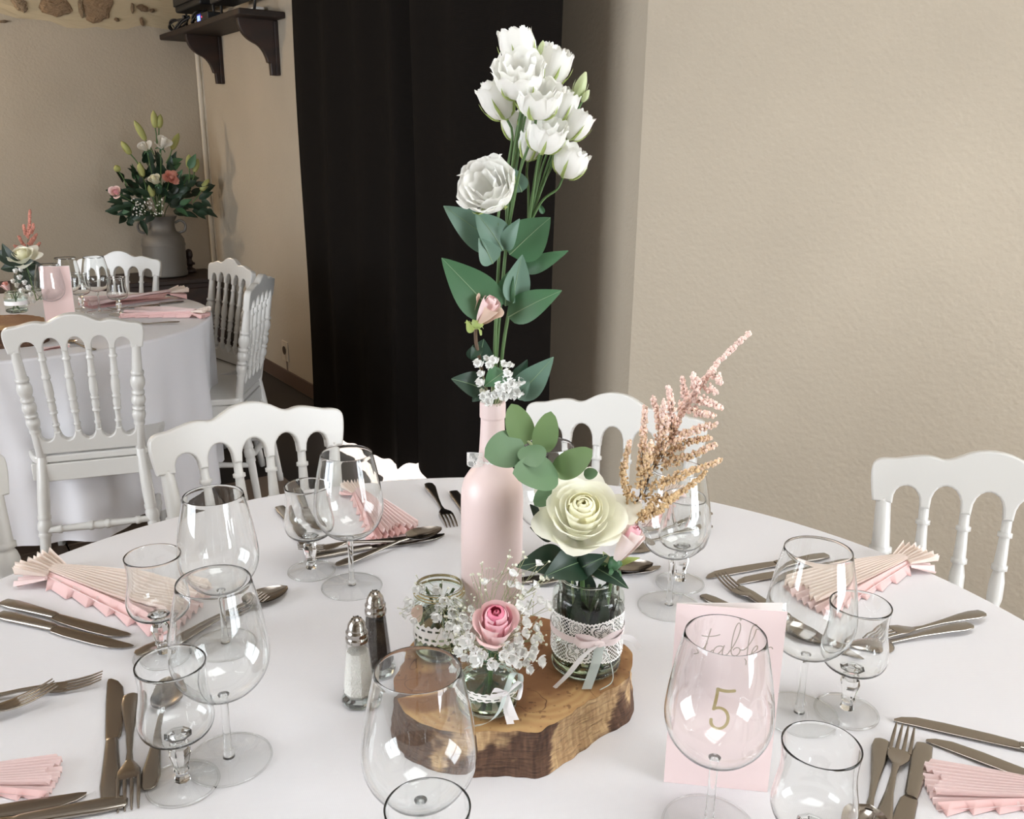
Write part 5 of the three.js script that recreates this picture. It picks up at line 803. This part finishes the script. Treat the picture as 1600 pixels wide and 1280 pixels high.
// ---------- the table numbers ----------
function numberCard(label, x0, z0, x1, z1, h, print, group) {         // a folded card standing from (x0, z0) to (x1, z1)
  const w = Math.hypot(x1 - x0, z1 - z0), o = thing('table_number_card', label, 'card', V(x0, TY, z0), Math.atan2(-(z1 - z0), x1 - x0), group);
  const leafOf = (m) => { const g = new THREE.BoxGeometry(w, h, 0.0006).translate(w / 2, h / 2, 0); return g; };
  part('front_leaf', leafOf(), print, o);
  const back = part('back_leaf', leafOf(), M.cardBack, o); back.rotation.y = 0.16; back.position.set(0.0, 0, -0.0008);
  return o;
}
const cardArt = document.createElement('canvas'); cardArt.width = 512; cardArt.height = 1024;
{
  const c = cardArt.getContext('2d'); c.fillStyle = 'rgb(244, 222, 220)'; c.fillRect(0, 0, 512, 1024); c.lineCap = c.lineJoin = 'round';
  const pen = (style, w, ...curves) => { c.strokeStyle = style; c.lineWidth = w; for (const k of curves) { c.beginPath(); c.moveTo(k[0], k[1]); for (let i = 2; i < k.length; i += 6) c.bezierCurveTo(k[i], k[i + 1], k[i + 2], k[i + 3], k[i + 4], k[i + 5]); c.stroke(); } };
  const silver = 'rgb(168, 150, 135)', gold = 'rgb(186, 164, 112)';
  pen(silver, 5, [95, 262, 120, 262, 140, 235, 156, 200], [168, 120, 160, 170, 140, 240, 150, 256, 158, 266, 172, 250, 184, 236], [128, 160, 150, 168, 190, 160, 212, 148],           // t
    [234, 215, 205, 195, 178, 240, 192, 258, 206, 268, 228, 238, 238, 206], [238, 206, 228, 240, 228, 268, 244, 262, 254, 256, 262, 242, 270, 226],                                   // a
    [270, 226, 300, 170, 316, 90, 300, 78, 284, 70, 268, 160, 272, 236], [272, 236, 276, 270, 310, 262, 314, 228, 314, 206, 290, 206, 282, 226], [314, 222, 326, 226, 336, 220, 344, 208],  // b
    [344, 208, 380, 150, 392, 84, 374, 80, 356, 78, 346, 170, 350, 300],                                                                                                             // l
    [356, 250, 372, 236, 402, 214, 396, 196, 388, 182, 362, 226, 372, 252, 382, 272, 412, 250, 424, 226, 436, 200, 456, 186, 462, 204]);                                              // e
  pen(gold, 16, [226, 452, 224, 500, 218, 540, 214, 566], [214, 566, 240, 545, 286, 560, 288, 615, 290, 668, 244, 700, 214, 664, 206, 652, 204, 640, 206, 628]);
  pen(gold, 18, [226, 450, 252, 460, 280, 460, 306, 452]);
}
const cardMap = new THREE.CanvasTexture(cardArt); cardMap.colorSpace = THREE.SRGBColorSpace; cardMap.flipY = true;
const printed = std('#ffffff', 0.7, { map: cardMap });
numberCard('tall pale pink card with handwritten words table 5 in metallic ink', 0.165, -0.7947, 0.2705, -0.7812, 0.209, printed, 'table number cards');
numberCard('tall plain pink card on the far table', -1.6923, -3.1957, -1.598, -3.2271, 0.205, M.cardPink, 'table number cards');

// ---------- flowers on the far table ----------
{
  const c = [-1.7314, -3.0908], base = V(c[0], 0.811, c[1]);
  const j = thing('glass_jar', 'little glass jar with a lace band on the far table', 'jar', base); jarShell(j, 0.036, 0.07, 0.03, [0.93], 0.75); part('lace_band', sleeve(0.0368, 0.028, 0.042), M.ribbonWhite, j); stemsIn(j, 0.02, 0.01, 0.07, 4, M.stemDark);
  const D0 = 3.42, p = (x, y, z) => V(x, y, z);
  gypsSpray('baby_breath', 'white blossom in the jar on the far table', base.clone().add(V(0, 0.06, 0)), [[-1.8877, 0.8832, -3.4158, 1], [-1.8679, 0.8647, -3.4103, 1], [-1.886, 0.8581, -3.3875, 1], [-1.853, 0.8461, -3.4049, 1.1], [-1.8553, 0.8406, -3.3616, 1.2], [-1.8321, 0.8261, -3.3782, 1], [-1.8695, 0.8242, -3.3567, 1.2], [-1.8398, 0.8169, -3.3442, 1.2], [-1.822, 0.803, -3.3713, 1], [-1.9194, 0.9022, -3.4526, 1], [-1.8997, 0.9072, -3.4541, 0.8], [-1.8353, 0.7968, -3.3487, 1], [-1.9119, 0.8688, -3.4115, 0.9]], { size: 0.011 });
  const rose = (label, x, y, z, d, R, H, n, mats, open, stemTo) => { const b = V(x, y, z), o = thing('garden_rose', label, 'rose', b); part('stem', tube([V(0, 0, 0), V(...stemTo).sub(b).multiplyScalar(0.5), V(...stemTo).sub(b)], 0.002, 5, 6), M.stem, o); aim(roseBloom(o, R, H, n, mats, { open }), V(0, 0, 0), V(...d)); return o; };
  const foot = [base.x, base.y + 0.02, base.z];
  rose('peach rose at the left of the far table jar', -1.9124, 0.8344, -3.3806, [-0.2, 1, 0.4], 0.03, 0.045, 10, [M.petalSalmon, M.petalSalmon, M.petalBlush], 0.6, foot);
  const lace = [base.x + 0.03, 0.84, base.z - 0.08];
  const big = rose('wide pale yellow rose on the far table', -1.9077, 0.9292, -3.5127, [0, 0.85, 0.5], 0.078, 0.06, 20, [M.petalCreamDeep, M.petalCream, M.petalCream], 1, lace);
  const b0 = big.position; for (const [x, y, x2, y2, w] of [[40, 412, -6, 392, 0.06], [40, 415, 70, 412, 0.05], [36, 415, 4, 420, 0.05], [44, 418, 62, 440, 0.05], [30, 415, 12, 380, 0.05]]) { const dd = (px, py) => [(px - 40) * 0.0025, -(py - 410) * 0.0025, 0.02]; leaf(big, dd(x, y), dd(x2, y2), w, [0, 0.4, 1], M.leafBlack, { sag: 0.1 }); }
  for (let i = 0; i < 6; i++) leaf(big, [0.02 * Math.cos(i), -0.02, -0.02], [0.05 * Math.cos(i * 1.05), -0.08 - 0.03 * (i % 2), 0.02 * Math.sin(i)], 0.045, [0, 0.3, 1], M.leafBlack, {});
  const jar2 = thing('glass_jar', 'taller glass jar of dark leaves under the far table pale yellow rose', 'jar', V(b0.x, 0.811, b0.z)); jarShell(jar2, 0.042, 0.09, 0.034, [0.93], 0.78); stemsIn(jar2, 0.024, 0.012, 0.1, 7, M.leafBlack);
  plume('small coral astilbe plume above the pale yellow rose on the far table', V(-1.9192, 0.9374, -3.5464), [[-1.9195, 0.9616, -3.5535], [-1.913, 1.0343, -3.5749], [-1.9092, 1.1238, -3.6012]], [[[-1.9197, 0.9737, -3.5571], [-1.9403, 1.0025, -3.5655], [-1.9506, 1.0217, -3.5712]], [[-1.9173, 0.9858, -3.5606], [-1.895, 1.0127, -3.5685], [-1.8827, 1.0322, -3.5743]], [[-1.9152, 1.0173, -3.5699], [-1.9308, 1.0461, -3.5784], [-1.9336, 1.0654, -3.584]], [[-1.9129, 1.0318, -3.5742], [-1.8981, 1.0514, -3.5799], [-1.8958, 1.0708, -3.5856]], [[-1.9171, 0.9689, -3.5556], [-1.95, 0.9781, -3.5584], [-1.9703, 0.9875, -3.5611]], [[-1.9172, 0.9737, -3.5571], [-1.8845, 0.9838, -3.56], [-1.8696, 0.9985, -3.5644]]], { low: [0.42, 0.17, 0.12], high: [0.6, 0.25, 0.19], fr: 0.0042, dens: 0.45, thick: 0.0014 });
  rose('small dusty pink rose right of the far table jars', -1.8433, 0.7981, -3.4742, [0.5, 0.8, 0.3], 0.026, 0.04, 9, [M.petalPink, M.petalBlush], 0.6, lace);
}

// ---------- milk churn with the big bouquet ----------
{
  const base = room(0.52, 0.5565, 0.405), can = thing('milk_churn', 'grey zinc milk churn holding the big bouquet on the sideboard', 'churn', base, 0.3);
  part('body', lathe([[0, 0.002], [0.13, 0.002], [0.134, 0.01], [0.134, 0.03], [0.131, 0.034], [0.131, 0.19], [0.134, 0.195], [0.134, 0.205], [0.131, 0.21], [0.128, 0.235], [0.11, 0.265], [0.085, 0.285], [0.078, 0.31], [0.078, 0.345], [0.095, 0.375], [0.098, 0.378], [0.094, 0.381], [0.074, 0.345], [0.07, 0.3], [0.07, 0.1], [0, 0.1]], 40), M.zinc, can);
  for (const s of [-1, 1]) part('handle', tube([V(s * 0.08, 0.335, 0), V(s * 0.115, 0.35, 0), V(s * 0.142, 0.325, 0), V(s * 0.135, 0.285, 0), V(s * 0.1, 0.272, 0)], 0.008, 8, 20), M.zinc, can);
  const mouth = base.clone().add(V(0, 0.36, 0)), Z = (s) => room(s, 0, 0);
  const foliage = thing('bouquet_foliage', 'dark green leaves filling the bouquet in the milk churn', 'foliage', mouth), ax = DT.clone().multiplyScalar(-1);   // ax: towards the right in the picture
  const put3 = (h, y, f) => V(0, 0, 0).addScaledVector(ax, h).addScaledVector(DS, f).setY(y);
  for (let i = 0; i < 11; i++) { const h = rr(-0.2, 0.2), y = rr(0.02, 0.42) * (1 - Math.abs(h) * 2), e = put3(h, y, rr(-0.05, 0.1)); part('stem', tube([put3(0, -0.1, 0), put3(h * 0.4, y * 0.5, 0), e], 0.003, 5, 8), M.stemDark, foliage); }
  for (let i = 0; i < 150; i++) {
    const a = rr(-1.75, 1.75), R = rr(0.05, 0.24) * (1 + 0.35 * Math.cos(a * 0.9) ** 2) * (1 + 0.0 * a), h = Math.sin(a) * R, y = 0.05 + Math.cos(a) * R * 1.05, f = rr(-0.10, 0.13), dir = put3(Math.sin(a) + rr(-0.5, 0.5), Math.cos(a) + rr(-0.7, 0.4), rr(-0.3, 0.7)).normalize();
    const b = put3(h, y, f); part('leaf', leafGeo(b, b.clone().addScaledVector(dir, rr(0.06, 0.11)), rr(0.035, 0.055), put3(rr(-0.4, 0.4), 0.5, 1).normalize(), { sag: 0.08, nu: 4, nv: 8 }), i % 3 ? M.leafDark : i % 2 ? M.leafMid : M.leafBlack, foliage);
  }
  for (const [x, y, x2, y2] of [[196, 318, 168, 325], [205, 325, 182, 330], [202, 335, 198, 345], [214, 338, 222, 360], [290, 318, 312, 322], [300, 325, 326, 338], [292, 328, 308, 340], [305, 300, 326, 290], [300, 310, 322, 300], [186, 300, 172, 295], [310, 325, 320, 336], [195, 340, 204, 345]]) { const q = (px, py) => put3((px - 246) * 0.00432, -(py - 338) * 0.00432, 0.05); part('leaf', leafGeo(q(x, y), q(x2, y2), 0.045, put3(0.2, 0.5, 1).normalize(), { sag: 0.08 }), M.leafDark, foliage); }
  const q = (px, py, f = 0.12) => put3((px - 246) * 0.00432, -(py - 338) * 0.00432, f);
  const lily = (px, py, ex, ey, r, label) => { const d = q(px + ex, py + ey, 0.12).sub(q(px, py, 0.12)), L = d.length(), o = thing('lily_bud', label, 'flower bud', mouth.clone().add(q(px, py, 0.1))); aim(o, o.position.clone(), d);
    part('bud', join(lathe(smoothProfile([[0, 0], [r * 0.7, L * 0.1], [r, L * 0.45], [r * 0.75, L * 0.78], [r * 0.1, L]], 14), 9)), M.lilyBud, o); part('stem', tube([V(0, -0.09, 0), V(0.004, -0.04, 0), V(0, 0.004, 0)], 0.004, 5, 6), M.stem, o); };
  for (const [x, y, ex, ey, l] of [[244, 211, 0, -24, 'green lily bud at the very top of the big bouquet'], [249, 211, 4, -19, 'darker lily bud just right of the topmost one'], [230, 228, -13, -27, 'green lily bud leaning left near the top of the big bouquet'], [208, 247, -11, -18, 'green lily bud on the upper left of the big bouquet'], [264, 240, 12, -23, 'green lily bud leaning right near the white lily'], [286, 266, 2, -20, 'left bud of the pair on the right of the big bouquet'], [293, 271, 7, -19, 'right bud of the pair on the right of the big bouquet'], [300, 298, 14, -17, 'lowest green lily bud on the right of the big bouquet'], [221, 278, -3, -21, 'lily bud above the cream rose in the big bouquet'], [190, 270, -4, -9, 'small yellow bud on the left edge of the big bouquet'], [232, 305, -3, -18, 'lily bud below the cream rose in the big bouquet']]) lily(x, y, ex, ey, 0.021, l);
  const flower = (name, label, px, py, d, R, H, n, mats, open) => { const p0 = mouth.clone().add(q(px, py, 0.14)), o = thing(name, label, name === 'lily' ? 'lily' : 'rose', p0); part('stem', tube([V(0, 0, 0), q(246, 330, 0).sub(q(px, py, 0.14)).multiplyScalar(0.5).add(V(0, -0.01, 0)), q(246, 335, 0).sub(q(px, py, 0.14))], 0.003, 5, 6), M.stem, o); aim(roseBloom(o, R, H, n, mats, { open }), V(0, 0, 0), put3(...d)); return o; };
  flower('lily', 'open white lily near the top of the big bouquet', 247, 238, [0.2, 0.8, 0.7], 0.075, 0.085, 7, [M.petalWhite], 0.8);
  flower('lily', 'second white lily just left of the open one in the big bouquet', 228, 242, [-0.5, 0.6, 0.6], 0.06, 0.075, 6, [M.petalWhite], 0.8);
  flower('garden_rose', 'cream rose in the middle of the big bouquet', 238, 288, [-0.5, 0.75, 0.6], 0.058, 0.085, 11, [M.petalCreamDeep, M.petalCream, M.petalCream], 0.65);
  flower('gerbera', 'salmon pink flower right of the cream rose in the big bouquet', 255, 280, [0.3, 0.5, 0.9], 0.06, 0.035, 16, [M.petalSalmon, M.petalSalmon], 1);
  flower('garden_rose', 'pink rose at the left edge of the big bouquet', 185, 300, [-0.6, 0.4, 0.8], 0.055, 0.065, 13, [M.petalPink, M.petalBlush, M.petalBlush], 0.8);
  const heads = []; for (let i = 0; i < 60; i++) { const p = q(222 + rr(-22, 20), 320 + rr(-14, 12), 0.13 + rr(0, 0.05)).add(mouth); heads.push([p.x, p.y, p.z, rr(0.5, 1)]); }
  gypsSpray('baby_breath', 'cream blossom haze low in the big bouquet', mouth.clone().add(V(0, -0.01, 0)), heads, { size: 0.0068, stemMat: M.stemDark });
  const fig = thing('candle_holder', 'small dark turned candle holder standing beside the milk churn', 'candle holder', room(0.42, 0.5555, 0.225)); part('shaft', lathe(smoothProfile([[0, 0], [0.036, 0.002], [0.034, 0.02], [0.015, 0.035], [0.026, 0.06], [0.016, 0.085], [0.024, 0.11], [0.02, 0.14], [0.008, 0.152], [0, 0.153]], 40), 20), M.wood, fig); part('cross_arm', join(rbx(-0.034, 0.034, 0.05, 0.066, -0.008, 0.008, 0.004)), M.wood, fig);
}

scene.traverse((o) => { if (o.isMesh) { o.castShadow = true; o.receiveShadow = true; } });
renderer.render(scene, camera);
